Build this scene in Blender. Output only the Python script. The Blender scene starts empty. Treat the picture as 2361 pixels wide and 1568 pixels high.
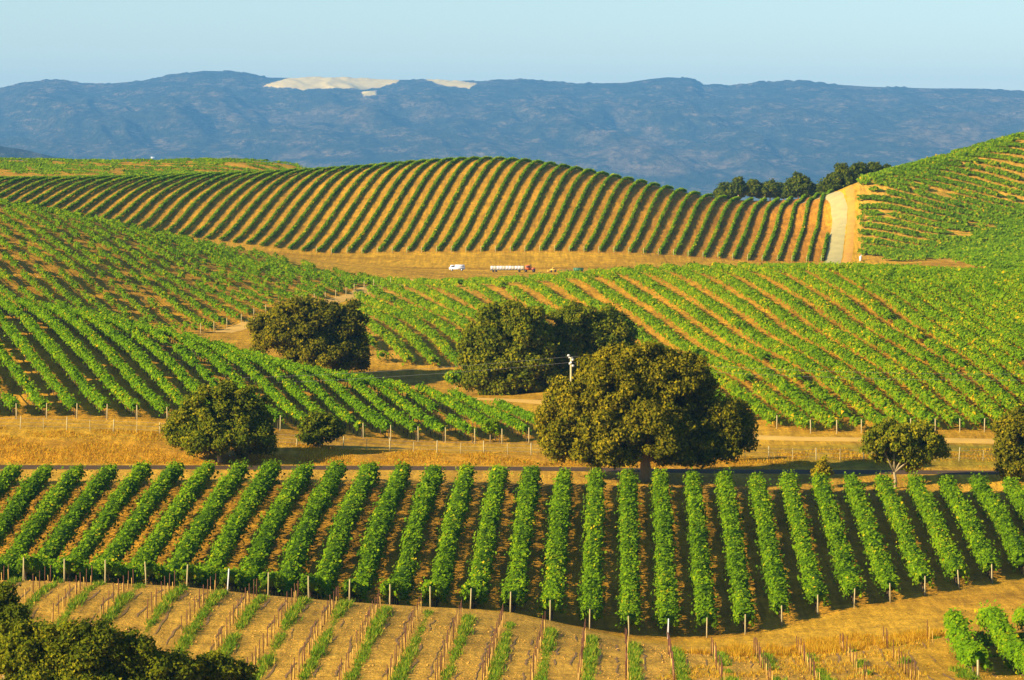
import bpy, math, random
import numpy as np
from mathutils import Vector

# ------------------------------------------------------------------ camera, sky, sun, exposure
sc = bpy.context.scene
col = sc.collection
R = math.radians
F = 8850.0            # focal length in units of the 2360 px wide measuring picture
HX, HY = 1180.0, 330.0   # principal column and eye-level line in that picture

cam_d = bpy.data.cameras.new('camera')
cam = bpy.data.objects.new('camera', cam_d)
col.objects.link(cam)
cam.location = (0, 0, 0)
cam.rotation_euler = (R(90), 0, 0)
cam_d.sensor_width = 36.0
cam_d.lens = F / 2360.0 * 36.0
cam_d.shift_y = -(784.0 - HY) / 2360.0
cam_d.clip_start = 1.0
cam_d.clip_end = 30000.0
sc.camera = cam

SUN_EL, SUN_AZ = R(23.0), R(31.0)     # light travels to +X and, by SUN_AZ, away from the camera
world = bpy.data.worlds.new('World')
sc.world = world
world.use_nodes = True
wn = world.node_tree.nodes
bg = wn['Background']
sky = wn.new('ShaderNodeTexSky')
sky.sky_type = 'NISHITA'
sky.sun_disc = False
sky.sun_elevation = SUN_EL
sky.sun_rotation = math.atan2(-math.cos(SUN_AZ), -math.sin(SUN_AZ))
sky.air_density = 1.08
sky.dust_density = 0.0
sky.ozone_density = 5.8
world.node_tree.links.new(sky.outputs[0], bg.inputs['Color'])
bg.inputs['Strength'].default_value = 0.08

sun_d = bpy.data.lights.new('sun', 'SUN')
sun_d.energy = 5.0
sun_d.angle = R(0.5)
sun_d.color = (1.0, 0.85, 0.60)
sun = bpy.data.objects.new('sun', sun_d)
col.objects.link(sun)
ld = Vector((math.cos(SUN_EL) * math.cos(SUN_AZ), math.cos(SUN_EL) * math.sin(SUN_AZ), -math.sin(SUN_EL)))
sun.rotation_euler = ld.to_track_quat('-Z', 'Y').to_euler()
sun.location = (-200, -150, 200)

vs = sc.view_settings
vs.view_transform = 'Standard'
vs.look = 'None'
vs.exposure = 1.05
vs.gamma = 1.0
vs.use_curve_mapping = False
sc.cycles.max_bounces = 6
sc.cycles.diffuse_bounces = 3
sc.cycles.transmission_bounces = 4
sc.cycles.volume_bounces = 0

TO_SUN = -np.array(ld)
rng = np.random.default_rng(11)
random.seed(5)

# ------------------------------------------------------------------ small helpers
def tag(o, label=None, cat=None, group=None, kind=None):
    if label: o['label'] = label
    if cat: o['category'] = cat
    if group: o['group'] = group
    if kind: o['kind'] = kind
    return o

def empty(name, loc=(0, 0, 0), rz=0.0):
    o = bpy.data.objects.new(name, None)
    o.location = loc
    o.rotation_euler = (0, 0, rz)
    o.empty_display_size = 0.5
    col.objects.link(o)
    return o

def build(name, V, faces_q=None, faces_t=None, mat=None, tint=None, parent=None, loc=None, smooth=False):
    """one mesh object out of numpy arrays of vertices, quads, triangles"""
    V = np.asarray(V, dtype=np.float32)
    q = np.zeros((0, 4), np.int32) if faces_q is None else np.asarray(faces_q, np.int32)
    t = np.zeros((0, 3), np.int32) if faces_t is None else np.asarray(faces_t, np.int32)
    me = bpy.data.meshes.new(name)
    me.vertices.add(len(V))
    me.vertices.foreach_set('co', V.ravel())
    nl = q.size + t.size
    me.loops.add(nl)
    me.loops.foreach_set('vertex_index', np.concatenate([q.ravel(), t.ravel()]).astype(np.int32))
    nf = len(q) + len(t)
    me.polygons.add(nf)
    tot = np.concatenate([np.full(len(q), 4), np.full(len(t), 3)]).astype(np.int32)
    st = np.concatenate([[0], np.cumsum(tot)[:-1]]).astype(np.int32) if nf else np.zeros(0, np.int32)
    me.polygons.foreach_set('loop_start', st)
    if smooth:
        me.polygons.foreach_set('use_smooth', np.ones(nf, bool))
    me.update(calc_edges=True)
    if tint is not None:
        a = me.attributes.new('tint', 'FLOAT', 'FACE')
        a.data.foreach_set('value', np.asarray(tint, np.float32))
    if mat: me.materials.append(mat)
    o = bpy.data.objects.new(name, me)
    if loc is not None: o.location = loc
    if parent: o.parent = parent
    col.objects.link(o)
    return o

class MB:
    """collects boxes, tubes and blobs into one mesh"""
    def __init__(s): s.v = []; s.q = []; s.t = []; s.n = 0
    def add(s, V, q=None, t=None):
        V = np.asarray(V, float)
        if q is not None and len(q): s.q.append(np.asarray(q, int) + s.n)
        if t is not None and len(t): s.t.append(np.asarray(t, int) + s.n)
        s.v.append(V); s.n += len(V); return s
    def box(s, x0, x1, y0, y1, z0, z1, b=0.0, taper=0.0):
        cx, cy = (x0 + x1) / 2, (y0 + y1) / 2
        def ring(z, k, dx, dy):
            return [(x0 + dx + (cx - x0) * k, y0 + dy + (cy - y0) * k, z), (x1 - dx - (x1 - cx) * k, y0 + dy + (cy - y0) * k, z),
                    (x1 - dx - (x1 - cx) * k, y1 - dy - (y1 - cy) * k, z), (x0 + dx + (cx - x0) * k, y1 - dy - (y1 - cy) * k, z)]
        if b > 0:
            rings = [ring(z0, 0, b, b), ring(z0 + b, 0, 0, 0), ring(z1 - b, taper, 0, 0), ring(z1, taper, b, b)]
        else:
            rings = [ring(z0, 0, 0, 0), ring(z1, taper, 0, 0)]
        V = [p for r in rings for p in r]
        q = [(3, 2, 1, 0)]
        for i in range(len(rings) - 1):
            for j in range(4):
                a = i * 4 + j; c = i * 4 + (j + 1) % 4
                q.append((a, c, c + 4, a + 4))
        m = (len(rings) - 1) * 4
        q.append((m, m + 1, m + 2, m + 3))
        return s.add(V, q)
    def tube(s, pts, rad, n=6, cap=True):
        pts = [Vector(p) for p in pts]
        V = []; q = []; t = []
        ref = Vector((0.13, 0.97, 0.2)).normalized()
        for i, p in enumerate(pts):
            d = (pts[min(i + 1, len(pts) - 1)] - pts[max(i - 1, 0)]).normalized()
            u = d.cross(ref)
            if u.length < 1e-3: u = d.cross(Vector((1, 0, 0)))
            u.normalize(); w = d.cross(u)
            r = rad[i] if hasattr(rad, '__len__') else rad
            for k in range(n):
                a = 2 * math.pi * k / n
                V.append(tuple(p + u * (r * math.cos(a)) + w * (r * math.sin(a))))
        for i in range(len(pts) - 1):
            for k in range(n):
                a = i * n + k; b = i * n + (k + 1) % n
                q.append((a, b, b + n, a + n))
        if cap:
            m = len(V); V.append(tuple(pts[-1])); b0 = (len(pts) - 1) * n
            for k in range(n): t.append((b0 + k, b0 + (k + 1) % n, m))
            m = len(V); V.append(tuple(pts[0]))
            for k in range(n): t.append(((k + 1) % n, k, m))
        return s.add(V, q, t)
    def wheel(s, x, y, z, r, w, n=14):
        return s.tube([(x, y - w / 2, z), (x, y - w / 2, z), (x, y + w / 2, z), (x, y + w / 2, z)], [r * .82, r, r, r * .82], n)
    def obj(s, name, mat, parent=None, loc=None, smooth=False):
        V = np.concatenate(s.v)
        q = np.concatenate(s.q) if s.q else None
        t = np.concatenate(s.t) if s.t else None
        return build(name, V, q, t, mat, None, parent, loc, smooth)

def vnoise2(x, y, seed=0):
    x = np.asarray(x, float); y = np.asarray(y, float)
    xi = np.floor(x).astype(np.int64); yi = np.floor(y).astype(np.int64)
    fx = x - xi; fy = y - yi
    fx = fx * fx * (3 - 2 * fx); fy = fy * fy * (3 - 2 * fy)
    def h(a, b):
        n = (a * 374761393 + b * 668265263 + seed * 974634777) & 0x7fffffff
        n = ((n ^ (n >> 13)) * 1274126177) & 0x7fffffff
        return ((n ^ (n >> 16)) & 0xffff) / 65535.0
    return ((h(xi, yi) * (1 - fx) + h(xi + 1, yi) * fx) * (1 - fy) + (h(xi, yi + 1) * (1 - fx) + h(xi + 1, yi + 1) * fx) * fy) * 2 - 1

def fbm2(x, y, seed=0, oct=4):
    r = 0; a = 1.0; tot = 0
    for i in range(oct):
        r = r + a * vnoise2(x * 2 ** i, y * 2 ** i, seed + i * 7); tot += a; a *= .5
    return r / tot

def n1(s, seed): return vnoise2(s, np.zeros_like(s) + seed * 3.17, seed)

ORD = ['first', 'second', 'third', 'fourth', 'fifth', 'sixth', 'seventh', 'eighth', 'ninth', 'tenth', 'eleventh', 'twelfth',
       'thirteenth', 'fourteenth', 'fifteenth', 'sixteenth', 'seventeenth', 'eighteenth', 'nineteenth']
TENS = {2: 'twent', 3: 'thirt', 4: 'fort', 5: 'fift', 6: 'sixt', 7: 'sevent', 8: 'eight', 9: 'ninet'}
def ordinal(n):
    if n <= 19: return ORD[n - 1]
    t, u = divmod(n, 10)
    return TENS[t] + 'ieth' if u == 0 else TENS[t] + 'y-' + ORD[u - 1]

# ------------------------------------------------------------------ materials
def new_mat(name):
    m = bpy.data.materials.new(name); m.use_nodes = True
    nt = m.node_tree
    return m, nt, nt.nodes['Principled BSDF']

def plain_mat(name, c, rough=.8, var=.25, scale=6.0, metal=0.0, coord='Object'):
    m, nt, p = new_mat(name)
    N = nt.nodes; L = nt.links
    tc = N.new('ShaderNodeTexCoord'); no = N.new('ShaderNodeTexNoise')
    no.inputs['Scale'].default_value = scale; no.inputs['Detail'].default_value = 4
    L.new(tc.outputs[coord], no.inputs['Vector'])
    mx = N.new('ShaderNodeMix'); mx.data_type = 'RGBA'
    mx.inputs[6].default_value = (*[v * (1 - var) for v in c], 1)
    mx.inputs[7].default_value = (*[min(1, v * (1 + var)) for v in c], 1)
    L.new(no.outputs['Fac'], mx.inputs[0])
    L.new(mx.outputs[2], p.inputs['Base Color'])
    p.inputs['Roughness'].default_value = rough
    p.inputs['Metallic'].default_value = metal
    return m

def leaf_mat(name, stops, trans=.30, rough=.7):
    """leaf colour picked by each leaf's own tint value; some light passes through"""
    m, nt, p = new_mat(name)
    N = nt.nodes; L = nt.links
    at = N.new('ShaderNodeAttribute'); at.attribute_name = 'tint'
    cr = N.new('ShaderNodeValToRGB')
    e = cr.color_ramp.elements
    e[0].position = stops[0][0]; e[0].color = (*stops[0][1], 1)
    e[1].position = stops[-1][0]; e[1].color = (*stops[-1][1], 1)
    for pos, c in stops[1:-1]:
        x = e.new(pos); x.color = (*c, 1)
    L.new(at.outputs['Fac'], cr.inputs[0])
    L.new(cr.outputs[0], p.inputs['Base Color'])
    p.inputs['Roughness'].default_value = rough
    p.inputs['Specular IOR Level'].default_value = .03
    tr = N.new('ShaderNodeBsdfTranslucent')
    L.new(cr.outputs[0], tr.inputs['Color'])
    mx = N.new('ShaderNodeMixShader'); mx.inputs[0].default_value = trans
    L.new(p.outputs[0], mx.inputs[1]); L.new(tr.outputs[0], mx.inputs[2])
    L.new(mx.outputs[0], N['Material Output'].inputs['Surface'])
    return m

M = {}
M['vine_near'] = leaf_mat('vine_leaf_green', [(0, (.055, .115, .002)), (.45, (.155, .275, .003)), (.75, (.25, .35, .004)), (.93, (.38, .40, .005)), (1, (.62, .45, .012))])
M['vine_mid'] = leaf_mat('vine_leaf_bright', [(0, (.060, .135, .002)), (.45, (.155, .29, .003)), (.72, (.25, .35, .004)), (.90, (.50, .40, .006)), (1, (.70, .42, .010))])
M['vine_autumn'] = leaf_mat('vine_leaf_turning', [(0, (.070, .145, .002)), (.4, (.16, .275, .003)), (.65, (.25, .32, .004)), (.84, (.52, .38, .006)), (1, (.72, .38, .010))])
M['vine_rust'] = leaf_mat('vine_leaf_rusty', [(0, (.058, .125, .002)), (.45, (.14, .25, .003)), (.75, (.22, .30, .004)), (.9, (.36, .29, .006)), (.96, (.28, .065, .008)), (1, (.34, .075, .010))])
M['oak'] = leaf_mat('oak_leaf', [(0, (.032, .052, .002)), (.4, (.092, .115, .003)), (.7, (.17, .175, .004)), (1, (.32, .26, .006))], trans=.2)
M['oak_brown'] = leaf_mat('oak_leaf_bronze', [(0, (.040, .050, .002)), (.4, (.125, .120, .003)), (.7, (.225, .18, .004)), (1, (.38, .27, .006))], trans=.2)
M['weed'] = leaf_mat('weed_blade', [(0, (.06, .16, .006)), (.5, (.14, .26, .01)), (.8, (.26, .31, .015)), (1, (.55, .42, .04))])
M['straw'] = leaf_mat('dry_grass_blade', [(0, (.30, .13, .008)), (.5, (.58, .31, .015)), (.85, (.74, .44, .03)), (1, (.36, .34, .02))])
M['bark'] = plain_mat('oak_bark', (.36, .26, .12), .95, .5, 5)
M['bark_pale'] = plain_mat('pale_bark', (.36, .27, .13), .9, .35, 6)
M['vine_wood'] = plain_mat('vine_trunk_wood', (.10, .065, .03), .95, .4, 8)
M['post'] = plain_mat('weathered_post_wood', (.46, .37, .16), .9, .3, 7)
M['post_white'] = plain_mat('white_painted_post', (.72, .72, .68), .7, .12, 7)
M['rust'] = plain_mat('rusty_stake_metal', (.16, .055, .022), .85, .45, 9)
M['cane'] = plain_mat('yellow_training_stake', (.62, .36, .06), .8, .3, 9)
M['wire'] = plain_mat('galvanised_wire', (.32, .30, .26), .5, .2, 3, .6)
M['asphalt'] = plain_mat('asphalt', (.105, .062, .028), .95, .25, .8)
M['asphalt'].node_tree.nodes['Principled BSDF'].inputs['Specular IOR Level'].default_value = .1
M['gravel'] = plain_mat('pale_gravel', (.42, .345, .125), .95, .28, .5)
M['dirt'] = plain_mat('bare_track_dirt', (.64, .36, .042), .95, .25, .6)
M['verge'] = plain_mat('verge_soil', (.56, .27, .026), .95, .3, .5)
M['white_paint'] = plain_mat('white_vehicle_paint', (.78, .77, .74), .35, .06, 2)
M['cream'] = plain_mat('cream_bin_plastic', (.70, .64, .46), .6, .1, 2)
M['orange'] = plain_mat('orange_vehicle_paint', (.55, .11, .03), .4, .12, 2)
M['yellow'] = plain_mat('yellow_machine_paint', (.70, .42, .04), .45, .12, 2)
M['green_paint'] = plain_mat('green_bin_paint', (.04, .17, .07), .5, .12, 2)
M['dark_metal'] = plain_mat('dark_chassis_metal', (.045, .038, .032), .6, .3, 4)
M['rubber'] = plain_mat('tyre_rubber', (.025, .023, .021), .85, .2, 5)
M['glass_dark'] = plain_mat('vehicle_window_glass', (.03, .035, .04), .08, .05, 2)
M['roof'] = plain_mat('pale_roof_sheet', (.75, .73, .70), .5, .06, 2)
M['ceramic'] = plain_mat('white_insulator_ceramic', (.55, .53, .48), .3, .05, 5)

# ground: base colours per vertex (soil, straw, sand, weeds), broken up by procedural grain
def ground_mat():
    m, nt, p = new_mat('vineyard_ground')
    N = nt.nodes; L = nt.links
    va = N.new('ShaderNodeVertexColor'); va.layer_name = 'soil_colour'
    geo = N.new('ShaderNodeNewGeometry')
    def noise(scale, detail, stretch=None, rough=.6):
        n = N.new('ShaderNodeTexNoise'); n.inputs['Scale'].default_value = scale
        n.inputs['Detail'].default_value = detail; n.inputs['Roughness'].default_value = rough
        if stretch:
            mp = N.new('ShaderNodeMapping'); mp.inputs['Scale'].default_value = stretch
            L.new(geo.outputs['Position'], mp.inputs[0]); L.new(mp.outputs[0], n.inputs['Vector'])
        else:
            L.new(geo.outputs['Position'], n.inputs['Vector'])
        return n
    big = noise(.05, 5); mid = noise(.45, 5); fine = noise(3.2, 5, None, .7); streak = noise(1.0, 4, (1.6, .10, .3))
    def mul(a, n, lo, hi):
        mr = N.new('ShaderNodeMapRange')
        mr.inputs[1].default_value = .3; mr.inputs[2].default_value = .7
        mr.inputs[3].default_value = lo; mr.inputs[4].default_value = hi
        L.new(n.outputs['Fac'], mr.inputs[0])
        x = N.new('ShaderNodeMix'); x.data_type = 'RGBA'; x.blend_type = 'MULTIPLY'; x.inputs[0].default_value = 1
        L.new(a, x.inputs[6]); L.new(mr.outputs[0], x.inputs[7])
        return x.outputs[2]
    c = mul(va.outputs['Color'], big, .82, 1.15)
    c = mul(c, mid, .72, 1.2)
    c = mul(c, fine, .70, 1.2)
    c = mul(c, streak, .66, 1.2)
    L.new(c, p.inputs['Base Color'])
    p.inputs['Roughness'].default_value = .95
    p.inputs['Specular IOR Level'].default_value = .1
    bp = N.new('ShaderNodeBump'); bp.inputs['Strength'].default_value = .9; bp.inputs['Distance'].default_value = .25
    L.new(fine.outputs['Fac'], bp.inputs['Height'])
    bp2 = N.new('ShaderNodeBump'); bp2.inputs['Strength'].default_value = .6; bp2.inputs['Distance'].default_value = .6
    L.new(mid.outputs['Fac'], bp2.inputs['Height']); L.new(bp.outputs[0], bp2.inputs['Normal'])
    L.new(bp2.outputs[0], p.inputs['Normal'])
    return m
M['ground'] = ground_mat()

# ------------------------------------------------------------------ terrain: surveyed heights, smooth spline between them
def zy(y, D): return -(y - HY) / F * D
def PX(x, D): return (x - HX) / F * D
Z = lambda v: ('z', v)
COLS = {
 0: [(262, 1568), (300, 1343), (308, 1340), (322, Z(-37.6)), (340, Z(-38.8)), (355, Z(-37.3)), (368, Z(-35.9)), (386, 1112), (398, 1080), (405, 1040), (418, 985), (425, 965),
     (460, 835), (500, 725), (515, Z(-22)), (545, Z(-24.3)), (570, 690), (610, 600), (660, 522), (700, 477), (720, Z(-12)), (790, Z(-17)), (850, Z(-17.5)),
     (890, 464), (925, 416), (950, Z(-9.2)), (1000, 397), (1100, 370), (1200, Z(-10))],
 400: [(262, 1568), (301, 1362), (308, 1352), (322, Z(-37.8)), (337, Z(-37.2)), (361, Z(-35.5)), (386, 1110), (398, 1080), (405, 1045), (418, 995), (425, 972),
       (458, 862), (490, 797), (505, Z(-26.3)), (530, Z(-28)), (575, 752), (625, 652), (680, 580), (720, 552), (745, Z(-18.5)), (800, Z(-22)), (850, Z(-22)),
       (872, 528), (892, 472), (918, 428), (940, 411), (985, Z(-8.6)), (1050, 388), (1115, 376), (1200, Z(-12))],
 640: [(985, Z(-8.2)), (1050, 387), (1110, 377), (1200, Z(-14))],
 800: [(262, 1568), (304, 1392), (311, 1388), (319, Z(-38.6)), (345, Z(-36.5)), (366, Z(-35)), (387, 1110), (398, 1080), (408, 1047), (420, 1025), (432, 1006),
       (452, 945), (468, 895), (482, Z(-30.8)), (500, Z(-31.8)), (520, Z(-31.9)), (536, 828), (555, 780), (580, 742), (610, 712), (640, 684), (700, 648), (790, 608), (852, 591),
       (895, 482), (930, 405), (945, 392), (990, Z(-9)), (1050, Z(-15)), (1200, Z(-30))],
 1180: [(263, 1568), (305, 1432), (314, 1412), (320, Z(-39.4)), (346, Z(-37.7)), (388, 1115), (398, 1082), (406, 1055), (415, 1042), (436, 1022), (446, 990),
        (458, 965), (470, Z(-32.4)), (485, 922), (508, 896), (525, 866), (545, 822), (570, 770), (610, 718), (680, 655), (700, Z(-25.7)), (760, 637), (800, 628), (856, 582),
        (895, 475), (930, 385), (942, 371), (985, Z(-7)), (1050, Z(-14)), (1200, Z(-30))],
 1500: [(262, 1568), (304, 1490), (316, 1478), (350, Z(-38.6)), (389, 1120), (399, 1084), (408, 1062), (420, 1035), (440, 1000), (480, 900), (540, 800), (580, 722),
        (620, 662), (650, 632), (665, Z(-22.6)), (720, Z(-25.5)), (800, Z(-26.4)), (858, 586), (895, 498), (920, 440), (932, 428), (975, Z(-13)), (1050, Z(-18)), (1200, Z(-30))],
 1900: [(265, 1568), (292, 1505), (325, 1432), (331, 1407), (360, Z(-38)), (391, 1133), (402, 1086), (409, 1062), (415, 1045), (425, 1014), (430, 1002), (465, 902),
        (510, 802), (560, 702), (600, 645), (620, 627), (635, Z(-21.4)), (720, Z(-24.8)), (800, Z(-25.8)), (862, 601), (895, 520), (925, 458), (938, 448), (960, Z(-13.5)),
        (1050, Z(-16)), (1150, Z(-20)), (1300, Z(-30))],
 1985: [(862, 593), (885, 515), (905, 440), (915, 418), (932, Z(-9.8)), (1050, Z(-15))],
 2130: [(862, 592), (886, 510), (908, 432), (920, 398), (927, 384), (950, Z(-6)), (1050, Z(-12))],
 2200: [(288, 1467), (800, Z(-24.6))],
 2360: [(255, 1568), (275, 1525), (300, 1455), (325, 1390), (348, 1322), (368, Z(-37.2)), (392, 1142), (402, 1090), (409, 1065), (425, 1014), (432, 990), (465, 882),
        (510, 782), (555, 702), (590, 658), (612, 645), (630, Z(-22.4)), (680, Z(-24.2)), (740, 622), (780, 602), (830, 572), (865, 545), (893, 496), (915, 415), (935, 330),
        (965, Z(1)), (1050, Z(-3)), (1200, Z(-10))],
}
COLS[-520] = COLS[0]
COLS[2900] = COLS[2360]
cp = []
for x, prof in COLS.items():
    for D, y in prof:
        z = y[1] if isinstance(y, tuple) else zy(y, D)
        cp.append((PX(x, D), D, z))
for xx in (-70, -25, 25, 70):
    cp += [(xx, 0, -1.8), (xx, 25, -8), (xx, 100, -22), (xx, 190, -33)]
cp = np.array(cp)
SC_ = 100.0
def U(r2): return np.where(r2 > 1e-12, r2 * np.log(np.maximum(r2, 1e-12)), 0)
_p = cp[:, :2] / SC_
_n = len(_p)
_K = U(((_p[:, None] - _p[None]) ** 2).sum(2)) + np.eye(_n) * 2e-5
_P = np.c_[np.ones(_n), _p]
_A = np.zeros((_n + 3, _n + 3)); _A[:_n, :_n] = _K; _A[:_n, _n:] = _P; _A[_n:, :_n] = _P.T
_w = np.linalg.solve(_A, np.r_[cp[:, 2], 0, 0, 0])
def tps(X, Y):
    q = np.c_[X.ravel(), Y.ravel()] / SC_
    out = np.empty(len(q))
    for i in range(0, len(q), 8000):
        b = q[i:i + 8000]
        d2 = ((b[:, None] - _p[None]) ** 2).sum(2)
        out[i:i + 8000] = U(d2) @ _w[:_n] + _w[_n] + b @ _w[_n + 1:]
    return out.reshape(X.shape)

def interp_line(pts, v, i=0, j=1):
    a = np.array(pts, float); return np.interp(v, a[:, i], a[:, j])
ROAD = [(-300, 398), (-60, 398), (0, 398.3), (20, 399.5), (35, 402), (60, 402.5), (300, 402.5)]   # X -> Y of the asphalt road
GX = np.unique(np.r_[np.arange(-200, 200.1, 2.5)])
GY = np.arange(-20, 1230.1, 2.5)
GXX, GYY = np.meshgrid(GX, GY)
GZ = tps(GXX, GYY)
ry = interp_line(ROAD, GX)
rz_ = tps(GX, ry)
rz_ = np.convolve(np.pad(rz_, 4, mode='edge'), np.ones(9) / 9, mode='valid')
wr = np.clip(1 - (np.abs(GYY - ry[None]) - 3.2) / 4.0, 0, 1); wr = wr * wr * (3 - 2 * wr)
GZ = GZ * (1 - wr) + rz_[None] * wr
GZ += .10 * fbm2(GXX / 9, GYY / 9, 3, 3) * (1 - wr)

def H(X, Y):
    X = np.asarray(X, float); Y = np.asarray(Y, float)
    fx = np.clip((X - GX[0]) / 2.5, 0, len(GX) - 1.001); fy = np.clip((Y - GY[0]) / 2.5, 0, len(GY) - 1.001)
    i = fx.astype(int); j = fy.astype(int); a = fx - i; b = fy - j
    return (GZ[j, i] * (1 - a) + GZ[j, i + 1] * a) * (1 - b) + (GZ[j + 1, i] * (1 - a) + GZ[j + 1, i + 1] * a) * b
def Hs(x, y): return float(H(np.array([x]), np.array([y]))[0])

def in_poly(X, Y, poly):
    X = np.asarray(X); Y = np.asarray(Y); r = np.zeros(X.shape, bool); n = len(poly)
    for i in range(n):
        x1, y1 = poly[i]; x2, y2 = poly[(i + 1) % n]
        if y1 == y2: continue
        c = (y1 > Y) != (y2 > Y)
        r ^= c & (X < (x2 - x1) * (Y - y1) / (y2 - y1) + x1)
    return r
def plan(lst): return [(PX(x, D), D) for x, D in lst]

# field outlines in plan
POLY_C = plan([(-250, 424), (400, 425), (859, 432), (1262, 437), (1300, 441), (1262, 448), (1180, 460), (1030, 471), (850, 477), (550, 498), (300, 506), (0, 513), (-250, 517)])
POLY_D = plan([(-250, 545), (400, 548), (484, 566), (775, 635), (920, 688), (905, 705), (800, 712), (600, 730), (300, 718), (0, 714), (-250, 714)])
POLY_E = plan([(-250, 866), (300, 866), (600, 858), (720, 854), (900, 857), (1400, 857), (1905, 861), (1918, 945), (1500, 948), (1180, 962), (800, 965), (400, 965), (-250, 958)])
POLY_F = plan([(-250, 985), (690, 985), (712, 1122), (-250, 1122)])
POLY_H = plan([(1872, 431), (1740, 441), (1600, 457), (1480, 475), (1300, 515), (1060, 531), (930, 534), (840, 536), (812, 575), (812, 620), (850, 665), (885, 692), (1100, 692), (1300, 676),
               (1500, 664), (1900, 634), (2360, 628), (2760, 628), (2760, 431), (2300, 431)])
POLY_I = plan([(1974, 861), (2150, 850), (2200, 790), (2250, 745), (2360, 690), (2760, 690), (2760, 955), (2360, 950), (2130, 938), (1976, 930)])
POLY_FG = plan([(-400, 308), (700, 310), (1361, 315), (1724, 320), (1893, 328), (2064, 332), (2300, 345), (2760, 352), (2760, 393), (1900, 391), (1200, 388), (-400, 386)])

# vertex colours of the ground: what grows or lies there
C_SOIL = np.array((.64, .315, .020)); C_SOIL_PALE = np.array((.66, .355, .038)); C_STRAW = np.array((.66, .355, .020)); C_STRAW_DARK = np.array((.48, .23, .014))
C_GREEN = np.array((.24, .23, .012)); C_SOIL_RED = np.array((.54, .215, .018))
OX = np.r_[-6300, -4400, -3000, -2000, -1300, -800, -500, -350, -260, GX, 260, 350, 500, 800, 1300, 2000, 3000, 4400, 6300]
OY = np.r_[-250, -120, -50, GY, 1270, 1350, 1500, 1750, 2100, 2600, 3300, 4200, 5200, 6500, 8500, 11000, 14000, 17500, 21000]
XX, YY = np.meshgrid(OX, OY)
PLAIN = -178.0
ZZ = H(XX, np.clip(YY, GY[0], GY[-1]))
out = np.clip(np.maximum((np.abs(XX) - 200) / 500, (YY - 1230) / 700), 0, 1); out = out * out * (3 - 2 * out)
ZZ = ZZ * (1 - out) + PLAIN * out
ZZ = np.where(YY < -20, ZZ - (-20 - YY) * .1, ZZ)
cc = np.zeros(XX.shape + (3,)); cc[:] = C_STRAW
def paint(mask, c, k=1.0):
    w = (mask * k)[..., None]; cc[:] = cc * (1 - w) + np.asarray(c) * w
nz = fbm2(XX / 22, YY / 22, 21, 4)
paint(np.clip(nz * 1.6, 0, 1), C_STRAW_DARK, .7)
for P_, c_ in ((POLY_C, C_SOIL), (POLY_D, C_SOIL), (POLY_E, C_SOIL), (POLY_F, C_SOIL), (POLY_H, C_SOIL), (POLY_I, C_SOIL_PALE), (POLY_FG, C_SOIL)):
    paint(in_poly(XX, YY, P_).astype(float), c_)
paint(in_poly(XX, YY, POLY_E) * np.clip((XX + 10) / 70, 0, 1), C_SOIL_RED, .8)
paint(in_poly(XX, YY, POLY_H) * np.clip((10 - XX) / 25, 0, 1), C_SOIL_PALE, .8)
paint(((YY > 240) & (YY < 312)).astype(float) * np.clip((27 - XX) / 6, 0, 1), C_SOIL_PALE, .92)
paint(((YY > 386) & (YY < 397)).astype(float), C_SOIL_PALE, .5)
paint(((YY > 712) & (YY < 852)) * np.clip(vnoise2(XX / 55, YY / 4.2, 71) * 1.6 - .2, 0, 1), (.34, .16, .012), .75)
bank = ((YY > 400) & (YY < 412)).astype(float)
paint(bank * (XX < 25), (.60, .27, .012), .7)
paint(((YY > 405) & (YY < 421) & (XX > 22)) * np.clip(.55 + nz, 0, 1), C_GREEN, .75)
paint(((YY > 1240)).astype(float), (.16, .15, .05), 1)
nxx, nyy = len(OX), len(OY)
V = np.c_[XX.ravel(), YY.ravel(), ZZ.ravel()]
idx = np.arange(nxx * nyy).reshape(nyy, nxx)
Q = np.stack([idx[:-1, :-1], idx[:-1, 1:], idx[1:, 1:], idx[1:, :-1]], -1).reshape(-1, 4)
ground = build('ground', V, Q, None, M['ground'], smooth=True)
a = ground.data.color_attributes.new('soil_colour', 'FLOAT_COLOR', 'POINT')
a.data.foreach_set('color', np.c_[cc.reshape(-1, 3), np.ones(nxx * nyy)].astype(np.float32).ravel())
tag(ground, 'rolling dry ground of golden soil and straw under the vineyards', 'ground', kind='structure')

# ------------------------------------------------------------------ roads and tracks lie on the ground
def strip(name, pts, width, mat, label, cat, lift=.06, nx=5, step=1.5, rough=.0, seed=1):
    p = np.array(pts, float)
    d = np.r_[0, np.cumsum(np.hypot(*np.diff(p, axis=0).T))]
    s = np.linspace(0, d[-1], max(3, int(d[-1] / step)))
    x = np.interp(s, d, p[:, 0]); y = np.interp(s, d, p[:, 1])
    for _ in range(6):
        x[1:-1] = (x[:-2] + x[1:-1] * 2 + x[2:]) / 4; y[1:-1] = (y[:-2] + y[1:-1] * 2 + y[2:]) / 4
    tx = np.gradient(x); ty = np.gradient(y); l = np.hypot(tx, ty); tx /= l; ty /= l
    u = np.linspace(-.5, .5, nx)
    w = width * (1 + rough * n1(s / 3, seed))[:, None]
    X = x[:, None] + ty[:, None] * u * w; Y = y[:, None] - tx[:, None] * u * w
    Zs = H(X, Y) + lift; Zs[:, 0] -= lift * .9; Zs[:, -1] -= lift * .9
    i = np.arange(X.size).reshape(X.shape)
    q = np.stack([i[:-1, :-1], i[:-1, 1:], i[1:, 1:], i[1:, :-1]], -1).reshape(-1, 4)
    o = build(name, np.c_[X.ravel(), Y.ravel(), Zs.ravel()], q, None, mat, smooth=True)
    return tag(o, label, cat, kind='structure')
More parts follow.
